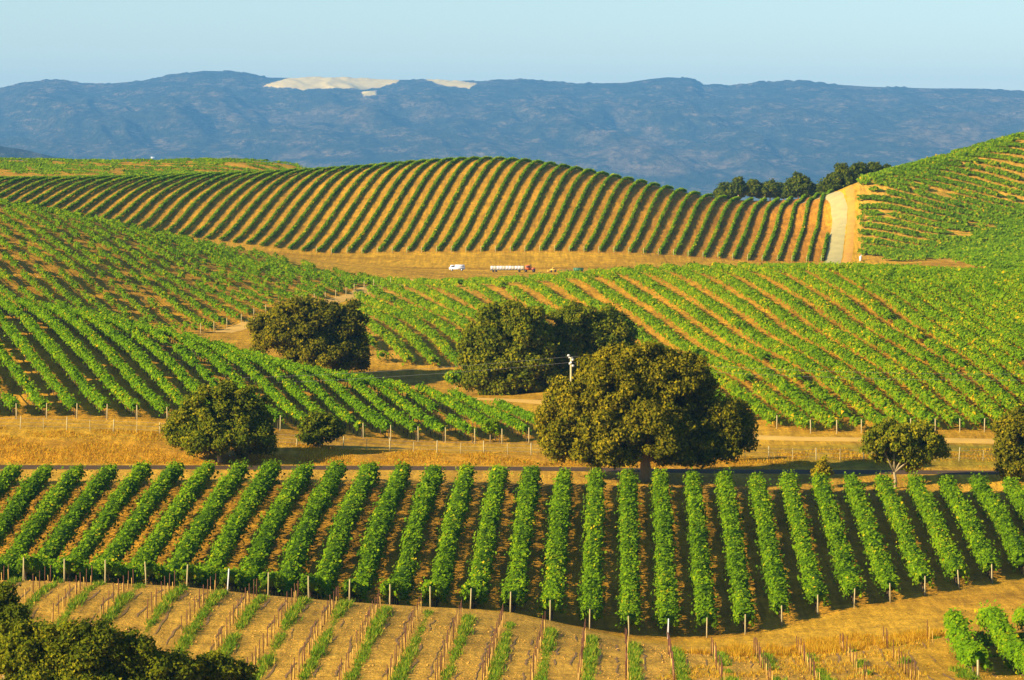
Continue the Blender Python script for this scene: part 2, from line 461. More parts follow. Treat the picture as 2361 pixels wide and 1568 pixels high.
strip('asphalt_road', [(x, interp_line(ROAD, x)) for x in np.arange(-190, 191, 5)], 4.8, M['asphalt'], 'narrow dark asphalt road running past the far ends of the near vine rows', 'road', .07)
strip('gravel_road', plan([(1910, 846), (1920, 860), (1929, 878), (1934, 890), (1936, 898), (1931, 905), (1920, 911), (1904, 916), (1880, 921), (1850, 926)]), 3.6, M['gravel'],
      'pale gravel road climbing between the striped hill and the right hand vineyard', 'road', .09, rough=.08)
strip('dirt_verge', plan([(1950, 854), (1957, 872), (1962, 890), (1962, 902), (1957, 912)]), 1.9, M['verge'],
      'orange dirt verge along the right side of the pale gravel road', 'verge', .06, rough=.12)
strip('dirt_track', plan([(1060, 492), (1120, 488), (1200, 482), (1300, 474), (1450, 456), (1600, 440), (1735, 430), (1850, 426), (2000, 424.5), (2200, 424), (2500, 424)]), 3.4, M['dirt'],
      'sandy dirt track curving from behind the oaks along the lower edge of the right vineyard', 'track', .07, rough=.1)
strip('dirt_track', plan([(505, 564), (545, 573), (640, 594), (740, 620), (830, 648), (900, 690), (960, 720)]), 3.5, M['dirt'],
      'sandy dirt track climbing the valley along the sparse left vineyard', 'track', .07, rough=.12)

# ------------------------------------------------------------------ mountains behind the haze
SKY = [(-700, 215), (-200, 212), (0, 203), (60, 190), (130, 183), (190, 192), (230, 195), (330, 186), (400, 172), (470, 163), (540, 165), (620, 179), (700, 180), (800, 180), (920, 184),
       (1000, 184), (1090, 189), (1210, 183), (1330, 193), (1440, 191), (1500, 182), (1540, 178), (1595, 181), (1620, 195), (1690, 197), (1750, 190), (1840, 187), (1900, 193),
       (2000, 200), (2150, 204), (2250, 204), (2360, 211), (2800, 222), (3100, 230)]
mx_ = np.linspace(-650, 3010, 760); mt = np.linspace(0, 1.25, 130)
MXX, MT = np.meshgrid(mx_, mt)
MD = 12500 + 5500 * MT
crest = -(interp_line(SKY, MXX) - HY) / F * 18000
tt = np.clip(MT, 0, 1)
prof = tt ** .85
Zm = (PLAIN - 4) * (1 - prof) + crest * prof
Xm = (MXX - HX) / F * MD
rid = 1 - np.abs(fbm2(Xm / 420 + MT * 1.6, MT * 2.6 + Xm / 1500, 5, 5)) * 2
rid2 = fbm2(Xm / 110 + MT * 2, MT * 9, 9, 4)
amp = np.clip(tt * (1 - tt) * 4, 0, 1)
Zm += amp * (rid * 70 - 36) + amp * rid2 * 22
Zm += np.where(MT > .97, np.abs(vnoise2(Xm / 20, MD / 150, 4)) * 8 * (vnoise2(Xm / 180, MD / 2400, 2) > -.25), 0)
Zm = np.where(MT > 1, Zm - (MT - 1) * 1400, Zm)
# bare straw hilltop: where that land lies on the ridge, with a ragged tree edge
yy_ = HY - Zm / MD * F
e = 1.6 * vnoise2(Xm / 32, MD / 160, 8)
tan = in_poly(MXX, yy_ + e, [(600, 200), (640, 188), (672, 176), (790, 176), (925, 181), (915, 190), (880, 201), (840, 206), (770, 203), (700, 207), (660, 202)])
tan |= in_poly(MXX, yy_ + e, [(978, 181), (1040, 182), (1098, 194), (1080, 204), (1020, 197)])
tan |= in_poly(MXX, yy_ + e * .5, [(830, 213), (865, 209), (868, 219), (845, 222)])
patch = np.clip((fbm2(Xm / 75 + MT * 5, MT * 30, 31, 4) * .6 + fbm2(Xm / 400, MT * 5, 37, 3) * .7 - .16) * 3.5, 0, 1) * np.clip(1.35 - tt * 1.2, 0, 1)
mc = np.zeros(MXX.shape + (3,)); mc[:] = (.042, .046, .018)
k = (np.clip(fbm2(Xm / 65, MD / 100, 14, 4) + .15, 0, 1) * .75)[..., None]; mc = mc * (1 - k) + np.array((.075, .070, .030)) * k
k = (patch * .55)[..., None]; mc = mc * (1 - k) + np.array((.26, .17, .08)) * k
k = tan.astype(float)[..., None]; mc = mc * (1 - k) + np.array((.80, .62, .32)) * k
i = np.arange(MXX.size).reshape(MXX.shape)
q = np.stack([i[:-1, :-1], i[:-1, 1:], i[1:, 1:], i[1:, :-1]], -1).reshape(-1, 4)
def mount_mat():
    m, nt, p = new_mat('mountain_scrub')
    N = nt.nodes; L = nt.links
    va = N.new('ShaderNodeVertexColor'); va.layer_name = 'soil_colour'
    geo = N.new('ShaderNodeNewGeometry')
    def nz_(scale, st, detail=6):
        mp = N.new('ShaderNodeMapping'); mp.inputs['Scale'].default_value = st
        n = N.new('ShaderNodeTexNoise'); n.inputs['Scale'].default_value = scale; n.inputs['Detail'].default_value = detail; n.inputs['Roughness'].default_value = .75
        L.new(geo.outputs['Position'], mp.inputs[0]); L.new(mp.outputs[0], n.inputs['Vector']); return n
    n = nz_(.035, (1, .25, 1.6), 8); n2 = nz_(.012, (.55, .10, 2.4), 7)
    def rng_(src, a0, a1, b0, b1):
        mr = N.new('ShaderNodeMapRange'); mr.inputs[1].default_value = a0; mr.inputs[2].default_value = a1; mr.inputs[3].default_value = b0; mr.inputs[4].default_value = b1
        L.new(src.outputs['Fac'], mr.inputs[0]); return mr.outputs[0]
    x = N.new('ShaderNodeMix'); x.data_type = 'RGBA'; x.blend_type = 'MULTIPLY'; x.inputs[0].default_value = 1
    L.new(va.outputs['Color'], x.inputs[6]); L.new(rng_(n, .36, .64, .35, 1.75), x.inputs[7])
    cl = N.new('ShaderNodeMix'); cl.data_type = 'RGBA'; cl.inputs[7].default_value = (.42, .27, .13, 1)
    mm = N.new('ShaderNodeMath'); mm.operation = 'MULTIPLY'
    L.new(rng_(n2, .49, .64, 0, .9), mm.inputs[0]); L.new(rng_(n, .45, .60, .1, 1), mm.inputs[1])
    L.new(mm.outputs[0], cl.inputs[0]); L.new(x.outputs[2], cl.inputs[6])
    L.new(cl.outputs[2], p.inputs['Base Color'])
    p.inputs['Roughness'].default_value = 1; p.inputs['Specular IOR Level'].default_value = 0
    b = N.new('ShaderNodeBump'); b.inputs['Strength'].default_value = 1; b.inputs['Distance'].default_value = 45
    L.new(n.outputs['Fac'], b.inputs['Height']); L.new(b.outputs[0], p.inputs['Normal'])
    return m
M['mountain'] = mount_mat()
mo = build('mountains', np.c_[Xm.ravel(), MD.ravel(), Zm.ravel()], q, None, M['mountain'], smooth=True)
a = mo.data.color_attributes.new('soil_colour', 'FLOAT_COLOR', 'POINT')
a.data.foreach_set('color', np.c_[mc.reshape(-1, 3), np.ones(MXX.size)].astype(np.float32).ravel())
def flat_mat():
    m, nt, p = new_mat('bare_straw_hilltop')
    n = nt.nodes.new('ShaderNodeTexNoise'); g = nt.nodes.new('ShaderNodeNewGeometry'); n.inputs['Scale'].default_value = .03; n.inputs['Detail'].default_value = 5
    nt.links.new(g.outputs['Position'], n.inputs['Vector'])
    c = nt.nodes.new('ShaderNodeValToRGB'); c.color_ramp.elements[0].color = (.80, .54, .12, 1); c.color_ramp.elements[1].color = (.95, .70, .20, 1)
    c.color_ramp.elements[0].position = .35; c.color_ramp.elements[1].position = .65
    nt.links.new(n.outputs['Fac'], c.inputs[0]); nt.links.new(c.outputs[0], p.inputs['Base Color'])
    p.inputs['Roughness'].default_value = 1; p.inputs['Specular IOR Level'].default_value = 0
    return m
mo.data.materials.append(flat_mat())
mo.data.polygons.foreach_set('material_index', (tan.ravel()[q].mean(1) > .5).astype(np.int32))
tag(mo, 'hazy blue scrub covered mountains along the horizon with a bare straw coloured top', 'mountains', kind='structure')

# low foothill in front of the mountains at the left
fx = np.linspace(-700, 500, 90); ft = np.linspace(0, 1.6, 24)
FX, FT = np.meshgrid(fx, ft)
fcrest = -(np.interp(FX, [-700, -200, 0, 45, 130, 250, 500], [325, 326, 333, 340, 360, 380, 410]) - HY) / F * 9000
FD = 8200 + 800 * FT; ftt = np.clip(FT, 0, 1)
FZ = (PLAIN - 4) * (1 - ftt) + fcrest * ftt + fbm2((FX - HX) / F * FD / 40, FD / 60, 3, 4) * 4 * ftt
FZ = np.where(FT > 1, FZ - (FT - 1) * 90, FZ)
i = np.arange(FX.size).reshape(FX.shape)
q = np.stack([i[:-1, :-1], i[:-1, 1:], i[1:, 1:], i[1:, :-1]], -1).reshape(-1, 4)
fo = build('foothill', np.c_[((FX - HX) / F * FD).ravel(), FD.ravel(), FZ.ravel()], q, None, M['mountain'], smooth=True)
a = fo.data.color_attributes.new('soil_colour', 'FLOAT_COLOR', 'POINT')
fcol = np.zeros((FX.size, 4)); fcol[:] = (.035, .045, .016, 1)
a.data.foreach_set('color', fcol.astype(np.float32).ravel())
tag(fo, 'low dark foothill at the left foot of the blue mountains', 'hill', kind='structure')

# ------------------------------------------------------------------ air: one closed box of pale even haze
def haze_mat():
    m = bpy.data.materials.new('haze_air'); m.use_nodes = True
    nt = m.node_tree
    for n in list(nt.nodes):
        if n.type == 'BSDF_PRINCIPLED': nt.nodes.remove(n)
    v = nt.nodes.new('ShaderNodeVolumePrincipled')
    v.inputs['Color'].default_value = HAZE_COL
    v.inputs['Density'].default_value = HAZE_DENS
    v.inputs['Anisotropy'].default_value = 0.0
    nt.links.new(v.outputs[0], nt.nodes['Material Output'].inputs['Volume'])
    return m
HAZE_COL = (.20, .55, 1.0, 1)
HAZE_DENS = 4.6e-5
hz = MB().box(-6400, 6400, -300, 21100, PLAIN - 30, 360)
haze = hz.obj('haze', haze_mat())
haze.display_type = 'WIRE'
tag(haze, 'thin blue air haze over the whole valley', 'haze', kind='stuff')

# ------------------------------------------------------------------ foliage maker
def leaf_faces(Pc, Nrm, size, rng, tri=False):
    """leaf-sized faces centred at Pc, facing roughly Nrm"""
    n = len(Pc)
    a = rng.normal(size=(n, 3)); u = np.cross(Nrm, a); u /= np.linalg.norm(u, axis=1)[:, None] + 1e-9
    w = np.cross(Nrm, u); w /= np.linalg.norm(w, axis=1)[:, None] + 1e-9
    s = size[:, None]
    if tri:
        Vt = np.stack([Pc + u * s * .62, Pc - u * s * .45 + w * s * .55, Pc - u * s * .45 - w * s * .55], 1).reshape(-1, 3)
        return Vt, np.arange(3 * n).reshape(n, 3)
    k = Nrm * s * .14
    Vq = np.stack([Pc + u * s * .6, Pc + w * s * .45 - k, Pc - u * s * .55, Pc - w * s * .45 - k], 1).reshape(-1, 3)
    return Vq, np.arange(4 * n).reshape(n, 4)

def resample(path, step):
    d = np.r_[0, np.cumsum(np.hypot(*np.diff(path, axis=0).T))]
    n = max(2, int(round(d[-1] / step)) + 1)
    s = np.linspace(0, d[-1], n)
    return s, np.c_[np.interp(s, d, path[:, 0]), np.interp(s, d, path[:, 1])]

def vine_geo(path, per_m, half_w, bottom, top, leaf, seed, tri, ring_step, sides, gap=0.0, tint_mu=.45, tint_sd=.2, shoots=.1, lump=.25, core=.74, plant=2.0):
    r = np.random.default_rng(seed)
    s, p = resample(path, .5)
    L = s[-1]
    z = H(p[:, 0], p[:, 1])
    t = np.gradient(p, axis=0); t /= np.linalg.norm(t, axis=1)[:, None] + 1e-9
    ph = r.uniform(0, 1000)
    def vigor(q): return 1 + lump * (n1((q + ph) / (plant * .8), 3) * .7 + n1((q + ph) / (plant * .33), 5) * .35 + n1((q + ph) / 11.0, 8) * .35)
    def alive(q): return n1((q + ph) / (plant * 1.3), 12) * .65 + n1((q + ph) / 9., 13) * .35 > (-1 + 2 * gap) * .62 if gap > 0 else np.ones(len(q), bool)
    N = int(L * per_m)
    q = r.uniform(0, L, N); q = q[alive(q)]; N = len(q)
    vg = vigor(q)
    th = r.uniform(-.30 * math.pi, 1.30 * math.pi, N)
    rr = .74 + .36 * r.random(N) ** .8
    sh = r.random(N) < shoots
    rr = np.where(sh, rr + r.random(N) ** 1.5 * .75, rr)
    hc = (bottom + top) / 2; hh = (top - bottom) / 2
    cx = half_w * np.sign(np.cos(th)) * np.abs(np.cos(th)) ** .75
    sz = hh * np.sign(np.sin(th)) * np.abs(np.sin(th)) ** .75
    side = cx * rr * vg + .12 * half_w * n1((q + ph) / 2.7, 31)
    up = hc * (1 + .10 * n1((q + ph) / 6., 33)) + sz * rr * vg
    up -= np.where(sh & (np.abs(np.cos(th)) > .6), r.random(N) * .35 * hh, 0)
    up = np.maximum(up, bottom * np.where(sh, .45, .78))
    X = np.interp(q, s, p[:, 0]); Y = np.interp(q, s, p[:, 1]); Z_ = np.interp(q, s, z)
    TX = np.interp(q, s, t[:, 0]); TY = np.interp(q, s, t[:, 1])
    nx_, ny_ = TY, -TX
    Pc = np.c_[X + nx_ * side, Y + ny_ * side, Z_ + up]
    Nn = np.c_[nx_ * np.cos(th), ny_ * np.cos(th), np.sin(th) + .25] * .8 + TO_SUN * .6 + r.normal(size=(N, 3)) * .5
    Nn /= np.linalg.norm(Nn, axis=1)[:, None]
    size = leaf * r.uniform(.55, 1.5, N)
    Vl, Fl = leaf_faces(Pc, Nn, size, r, tri)
    tint = np.clip(r.normal(tint_mu, tint_sd, N) + .15 * n1((q + ph) / 2.3, 41) + .10 * n1((q + ph) / 13., 43), 0, 1)
    # inner mass of leaves, its shade put into a darker tint
    s2, p2 = resample(path, ring_step)
    z2 = H(p2[:, 0], p2[:, 1]); t2 = np.gradient(p2, axis=0); t2 /= np.linalg.norm(t2, axis=1)[:, None] + 1e-9
    v2 = vigor(s2) * np.where(alive(s2), 1, .12)
    v2[0] *= .05; v2[-1] *= .05
    ang = np.linspace(0, 2 * math.pi, sides, endpoint=False) + .3
    k = core * v2[:, None] * (1 + .16 * r.normal(size=(len(s2), sides)).clip(-1.5, 1.5))
    sd = np.cos(ang)[None] * half_w * k; u2 = hc + np.sin(ang)[None] * hh * k
    Vc = np.stack([p2[:, 0, None] + t2[:, 1, None] * sd, p2[:, 1, None] - t2[:, 0, None] * sd, z2[:, None] + u2], -1).reshape(-1, 3)
    g = np.arange(len(s2) * sides).reshape(len(s2), sides); g2 = np.roll(g, -1, axis=1)
    Qc = np.stack([g[:-1], g2[:-1], g2[1:], g[1:]], -1).reshape(-1, 4)
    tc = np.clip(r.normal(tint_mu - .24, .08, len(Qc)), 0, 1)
    return Vl, Fl, tint, Vc, Qc, tc

def vine_mesh(name, path, mat, tri=False, parent=None, **kw):
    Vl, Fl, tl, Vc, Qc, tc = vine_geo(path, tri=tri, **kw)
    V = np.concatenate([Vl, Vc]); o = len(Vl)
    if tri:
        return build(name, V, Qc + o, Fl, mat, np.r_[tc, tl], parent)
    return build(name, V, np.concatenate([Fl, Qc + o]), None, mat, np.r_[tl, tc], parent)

def trunks_mesh(path, step, top, rad, mat, parent, seed):
    r = np.random.default_rng(seed); s, p = resample(path, step); z = H(p[:, 0], p[:, 1]); m = MB()
    for (x, y), h in zip(p, z):
        a, b = r.normal(0, .06, 2)
        m.tube([(x, y, h - .1), (x + a, y + b, h + top * .5), (x + a * .4, y + b * 1.6, h + top)], [rad * 1.2, rad, rad * .8], 4, False)
    o = m.obj('vine_trunks', mat, parent); o['kind'] = 'stuff'
    return o

def runs(path, poly, margin=130, minlen=4):
    margin += 140
    """stretches of the path that lie in the field and near the picture"""
    px = HX + F * path[:, 0] / path[:, 1]
    ok = in_poly(path[:, 0], path[:, 1], poly) & (px > -margin) & (px < 2360 + margin)
    out_ = []; i = 0
    while i < len(ok):
        if ok[i]:
            j = i
            while j + 1 < len(ok) and ok[j + 1]: j += 1
            if j - i >= minlen: out_.append(path[i:j + 1])
            i = j + 1
        else: i += 1
    return out_

def ranks(paths, rev=False):
    """which row of its field each path is, counting only rows that the camera sees"""
    vis_, side = [], []
    for p in paths:
        px = HX + F * p[:, 0] / p[:, 1]
        vis_.append(bool(((px > 4) & (px < 2356)).any())); side.append('left' if px.mean() < HX else 'right')
    out_ = [None] * len(paths); c = 0; o = 0
    order = range(len(paths) - 1, -1, -1) if rev else range(len(paths))
    for i in order:
        if vis_[i]: c += 1; out_[i] = ordinal(c)
        else: o += 1; out_[i] = ordinal(o) + ' past the %s edge' % side[i]
    return out_
def row_label(fmt, rank, start):
    if ' past ' in rank:
        return fmt.split(',')[0] + ', ' + rank
    return fmt % rank
post_cache = {}
def post(x, y, h, r, mat, label, group, name='end_post', lean=0.0):
    key = (name, h, r, mat.name)
    if key not in post_cache:
        o = MB().tube([(0, 0, -.3), (0, 0, h * .5), (.01, 0, h - .04), (.01, 0, h)], [r, r * .97, r * .95, r * .8], 8).obj(name, mat)
        post_cache[key] = o
    else:
        o = post_cache[key].copy(); col.objects.link(o)
    o.location = (x, y, Hs(x, y)); o.rotation_euler = (random.uniform(-.03, .03), lean + random.uniform(-.03, .03), random.uniform(0, 6))
    return tag(o, label, 'post', group)

# ------------------------------------------------------------------ near field: thick green rows
XK = lambda k, D: -39.2 + 3.24 * k + .029 * (D - 308)
KD = lambda k: float(np.interp(k, [0, 7, 14, 18, 20, 22, 24, 27, 30], [308, 310.5, 316, 321, 329, 333, 339, 349, 357]))
ks = list(range(-6, 31))
vis = []
for k in ks:
    D0, D1 = KD(k), float(np.interp(k, [0, 14, 22, 28], [386, 388, 391.5, 393]))
    D = np.arange(D0 + .4, D1, 1.0)
    path = np.c_[XK(k, D), D]
    px = HX + F * path[:, 0] / path[:, 1]
    path = path[(px > -230) & (px < 2620)]
    if len(path) >= 6: vis.append(path)
rk = ranks(vis)
for n, path in enumerate(vis):
    root = empty('vine_row', (0, 0, 0))
    tag(root, row_label('thick green vine row of the near field, %s from its left end', rk[n], 0), 'vine row', 'vine rows of the near field below the road')
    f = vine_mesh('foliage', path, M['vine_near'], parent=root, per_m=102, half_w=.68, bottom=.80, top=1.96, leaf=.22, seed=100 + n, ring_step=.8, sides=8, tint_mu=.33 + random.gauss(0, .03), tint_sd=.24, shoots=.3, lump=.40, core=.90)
    f['kind'] = 'stuff'
    trunks_mesh(path, 1.9, .95, .05, M['vine_wood'], root, n)
nposts = [k for k in range(0, 26)]
for n, k in enumerate(nposts):
    D = KD(k)
    white = k in (5, 16)
    if white:
        lab = 'white painted end post among the weathered ones, %s' % ('left of the middle' if k == 5 else 'right of the middle')
    else:
        lab = 'weathered end post at the lower edge of the near field, %s from left' % ordinal(n + 1)
    post(XK(k, D), D, 1.9 if k < 9 else 1.7, .058, M['post_white'] if white else M['post'], lab, 'end posts along the lower edge of the near field', lean=random.uniform(-.02, .1))

# four rows at the lower right
for n, (x0, D1) in enumerate([(33.0, 289), (36.1, 296), (39.2, 300), (42.2, 303)]):
    D = np.arange(244 if n else 262, D1, 1.0)
    path = np.c_[x0 + .045 * (D - 288), D]
    px = HX + F * path[:, 0] / path[:, 1]
    path = path[px < 2480]
    if len(path) < 6: continue
    root = empty('vine_row')
    tag(root, 'bushy bright vine row in the lower right corner, %s from the dry grass' % ordinal(n + 1), 'vine row', 'vine rows in the lower right corner')
    f = vine_mesh('foliage', path, M['vine_mid'], parent=root, per_m=130, half_w=.62, bottom=.55, top=1.85, leaf=.22, seed=180 + n, ring_step=.8, sides=8, tint_mu=.40, tint_sd=.17, shoots=.2, lump=.26)
    f['kind'] = 'stuff'
    trunks_mesh(path, 1.9, .9, .05, M['vine_wood'], root, 60 + n)
    if n == 0: post(path[0, 0] - .1, path[0, 1] - .6, 1.2, .09, M['post'], 'short pale post at the near end of the lower right vine row', 'end posts in the lower right corner')

# ------------------------------------------------------------------ left hill: bright rows with long shadows
rows_c = []
for k in range(-14, 20):
    D = np.arange(420, 520, 1.0)
    Xb = PX(37, 424.5) + 3.33 * k
    path = np.c_[Xb - .275 * (D - 424.5), D]
    rr_ = runs(path, POLY_C)
    if rr_: rows_c.append(rr_[0])
rk = ranks(rows_c)
for n, path in enumerate(rows_c):
    root = empty('vine_row')
    tag(root, row_label('bright vine row on the left hill above the fence, %s from the left', rk[n], 0), 'vine row', 'vine rows on the left hill above the fence')
    f = vine_mesh('foliage', path, M['vine_mid'], parent=root, per_m=66, half_w=.50, bottom=.85, top=1.8, leaf=.25, seed=300 + n, ring_step=1.0, sides=7, gap=.08, tint_mu=.33, tint_sd=.22, shoots=.2, lump=.3, core=.76)
    f['kind'] = 'stuff'
    trunks_mesh(path, 2.0, 1.0, .05, M['vine_wood'], root, 100 + n)
    x, y = path[0]
    px = HX + F * x / y
    if -20 < px < 2400:
        post(x + .25, y - .9, 1.75, .062, M['post'], 'pale end post at the foot of the %s left hill row from the left' % rk[n] if ' past ' not in rk[n] else 'pale end post of the left hill beside the left edge', 'end posts at the foot of the left hill')

# ------------------------------------------------------------------ sparse field further up the left side
rows_d = []
for k in range(0, 60):
    c = 95 + 3.7 * k
    D = np.arange(540, 735, 1.0)
    path = np.c_[c - .33 * D - 0.0, D]
    rr_ = runs(path, POLY_D, 100)
    if rr_: rows_d.append(rr_[0])
rk = ranks(rows_d)
for n, path in enumerate(rows_d):
    o = vine_mesh('vine_row', path, M['vine_rust'], tri=True, per_m=26, half_w=.35, bottom=.4, top=1.25, leaf=.31, seed=500 + n, ring_step=1.4, sides=6, gap=.33, tint_mu=.36, tint_sd=.24, shoots=.25, lump=.3, core=.5, plant=1.9)
    tag(o, row_label('sparse patchy vine row of the upper left field, %s from the left', rk[n], 0), 'vine row', 'sparse vine rows of the upper left field')
    x, y = path[0]
    px = HX + F * x / y
    if 440 < px < 940:
        post(x + .35, y - 1.0, 1.5, .058, M['post'], 'small pale end post beside the valley track, ending the %s sparse row' % rk[n], 'end posts beside the valley track')

# ------------------------------------------------------------------ striped hill in the middle
rows_e = []
Xe0 = PX(975, 858)
for k in range(-45, 32):
    D = np.arange(850, 970, 1.0)
    path = np.c_[Xe0 + 3.29 * k + .15 * (D - 858), D]
    rr_ = runs(path, POLY_E, 60)
    if rr_: rows_e.append(rr_[0])
rk = ranks(rows_e, True)
for n, path in enumerate(rows_e):
    o = vine_mesh('vine_row', path, M['vine_mid'], tri=True, per_m=34, half_w=.30, bottom=.10, top=.74, leaf=.30, seed=700 + n, ring_step=1.6, sides=6, gap=.0, tint_mu=.42, tint_sd=.2, shoots=.12, lump=.28, core=.74)
    tag(o, row_label('straight vine row up the striped middle hill, %s from the gravel road', rk[n], 0), 'vine row', 'straight vine rows up the striped middle hill')
    x, y = path[0]; px = HX + F * x / y
    if 700 < px < 1920:
        post(x - .1, y - .7, 1.5, .068, M['post'], 'end post under the striped hill at the %s row from the gravel road' % rk[n], 'end posts under the striped hill')

# far field behind it
rows_f = []
for k in range(0, 50):
    c = -420 + 15 * k
    D = np.arange(980, 1126, 1.0)
    path = np.c_[c + 1.6 * (1120 - D) - 60, D]
    rr_ = runs(path, POLY_F, 60)
    if rr_: rows_f.append(rr_[0])
rk = ranks(rows_f)
for n, path in enumerate(rows_f):
    o = vine_mesh('vine_row', path, M['vine_rust'], tri=True, per_m=9, half_w=.40, bottom=.2, top=.75, leaf=.45, seed=900 + n, ring_step=3, sides=5, gap=.40, tint_mu=.40, tint_sd=.18, lump=.35)
    tag(o, row_label('faint vine row on the far rise behind the striped hill, %s from the left', rk[n], 0), 'vine row', 'faint vine rows on the far rise at the left')

# ------------------------------------------------------------------ right middle hill: yellowing rows curving down to the dirt track
rows_h = []
for k in range(-10, 58):
    Xb = PX(1872, 431) + 2.75 * (k - 27)
    g = np.clip(-.10 + .0018 * (Xb - 34), -.25, -.05)
    D = np.arange(425, 696, 1.0)
    path = np.c_[Xb + g * (D - 430) - .00016 * (D - 430) ** 2 * np.clip((34 - Xb) / 34, 0, 1.3), D]
    rr_ = runs(path, POLY_H, 90)
    for r1 in rr_[:1]: rows_h.append(r1)
rk = ranks(rows_h)
for n, path in enumerate(rows_h):
    D = path[:, 1]
    o = vine_mesh('vine_row', path, M['vine_autumn'], tri=True, per_m=46, half_w=.67, bottom=.40, top=1.35, leaf=.30, seed=1100 + n, ring_step=1.8, sides=6, gap=.04, tint_mu=.34, tint_sd=.22, shoots=.16, lump=.3, core=.66)
    tag(o, row_label('yellowing vine row on the right middle hill, %s from its left end', rk[n], 0), 'vine row', 'yellowing vine rows of the right middle hill')
    x, y = path[0]; px = HX + F * x / y
    if 1780 < px < 2400 and y < 440:
        post(x + .05, y - .8, 1.55, .07, M['post'], 'pale end post above the dirt track, at the foot of the %s yellowing row' % rk[n], 'end posts above the dirt track')

# ------------------------------------------------------------------ far right hill: rows along the slope
rows_i = []
for k in range(0, 75):
    c = 700 + 4.7 * k
    X = np.arange(60, 170, 1.0)
    D = c - (X - 60) * .5 - .0012 * (X - 60) ** 2
    path = np.c_[X, D]
    rr_ = runs(path, POLY_I, 60)
    for r1 in rr_: rows_i.append(r1)
rk = ranks(rows_i)
for n, path in enumerate(rows_i):
    o = vine_mesh('vine_row', path, M['vine_autumn'], tri=True, per_m=40, half_w=.66, bottom=.35, top=1.4, leaf=.42, seed=1300 + n, ring_step=2, sides=6, gap=.10, tint_mu=.28, tint_sd=.2, lump=.3)
    tag(o, row_label('green vine row along the slope of the far right hill, %s from the bottom', rk[n], 0), 'vine row', 'vine rows along the far right hill')

# ------------------------------------------------------------------ young vineyard: stakes, canes, weed strips
def bl_hidden(x, y): return (x < 600) and (y > 1400 + max(0, x - 330) * .55)
stake0 = MB().box(-.022, .022, -.03, .03, -.2, 1.42).box(.022, .036, -.012, .012, -.2, 1.42).obj('vine_stake', M['rust'])
cane0 = MB().tube([(0, 0, -.2), (.01, 0, .45), (.0, .01, .88)], [.03, .03, .026], 6).obj('training_cane', M['cane'])
first = [True, True]; stake_pos = []
ns = 0; nc = 0
for k in range(-3, 25):
    Dend = float(np.interp(k, [0, 14, 16, 17, 24], [302.5, 303.5, 299, 294, 288]))
    rowname = 'the young row below the %s near end post' % ordinal(k + 1) if k >= 0 else ('the outermost', 'the second', 'the third')[k + 3] + ' young row at the left edge'
    D = Dend; si = 0; ci = 0
    while D > 258:
        x = XK(k, D) - .25; z = Hs(x, D)
        px = HX + F * x / D; py = HY - F * z / D
        vis_ = -30 < px < 2390 and py - 45 < 1580 and not bl_hidden(px, py - 35) and not (px > 2150 and k >= 22)
        if vis_ and random.random() < (.96 if k < 17 else .8):
            si += 1; lab = 'rusty stake, %s down %s' % (ordinal(si), rowname)
            o = stake0 if first[0] else stake0.copy()
            if not first[0]: col.objects.link(o)
            first[0] = False
            o.location = (x + random.uniform(-.06, .06), D, z); o.rotation_euler = (random.uniform(-.03, .03), random.uniform(-.03, .03), random.uniform(-.3, .3))
            o.scale = (1, 1, random.uniform(.92, 1.06))
            tag(o, lab, 'stake', 'rusty stakes along the young rows'); ns += 1
            stake_pos.append((x, D, k))
        x2 = XK(k, D - 1.2) - .2; z2 = Hs(x2, D - 1.2); py2 = HY - F * z2 / (D - 1.2)
        if vis_ and py2 < 1590 and random.random() < .9:
            o = cane0 if first[1] else cane0.copy()
            if not first[1]: col.objects.link(o)
            first[1] = False
            o.location = (x2 + random.uniform(-.08, .08), D - 1.2, z2); o.rotation_euler = (random.uniform(-.05, .05), random.uniform(-.05, .05), random.uniform(0, 3))
            o.scale = (1, 1, random.uniform(.7, 1.15))
            ci += 1; tag(o, 'short yellow cane, %s down %s' % (ordinal(ci), rowname), 'cane', 'yellow canes along the young rows'); nc += 1
        D -= 2.9

def blades(X, Y, h, w, lean, mat, name, label, cat, r, tint_mu, tint_sd, spread=None):
    n = len(X)
    Z0 = H(X, Y) - .03
    a = r.uniform(0, 2 * math.pi, n); ln = r.uniform(0, lean, n) * h
    dx, dy = np.cos(a), np.sin(a); b = a + r.uniform(1.2, 1.9, n)
    bx, by = np.cos(b) * w / 2, np.sin(b) * w / 2
    v0 = np.c_[X - bx, Y - by, Z0]; v1 = np.c_[X + bx, Y + by, Z0]; v2 = np.c_[X + dx * ln, Y + dy * ln, Z0 + h]
    Vv = np.stack([v0, v1, v2], 1).reshape(-1, 3)
    o = build(name, Vv, None, np.arange(3 * n).reshape(n, 3), mat, np.clip(r.normal(tint_mu, tint_sd, n), 0, 1))
    return tag(o, label, cat, kind='stuff')

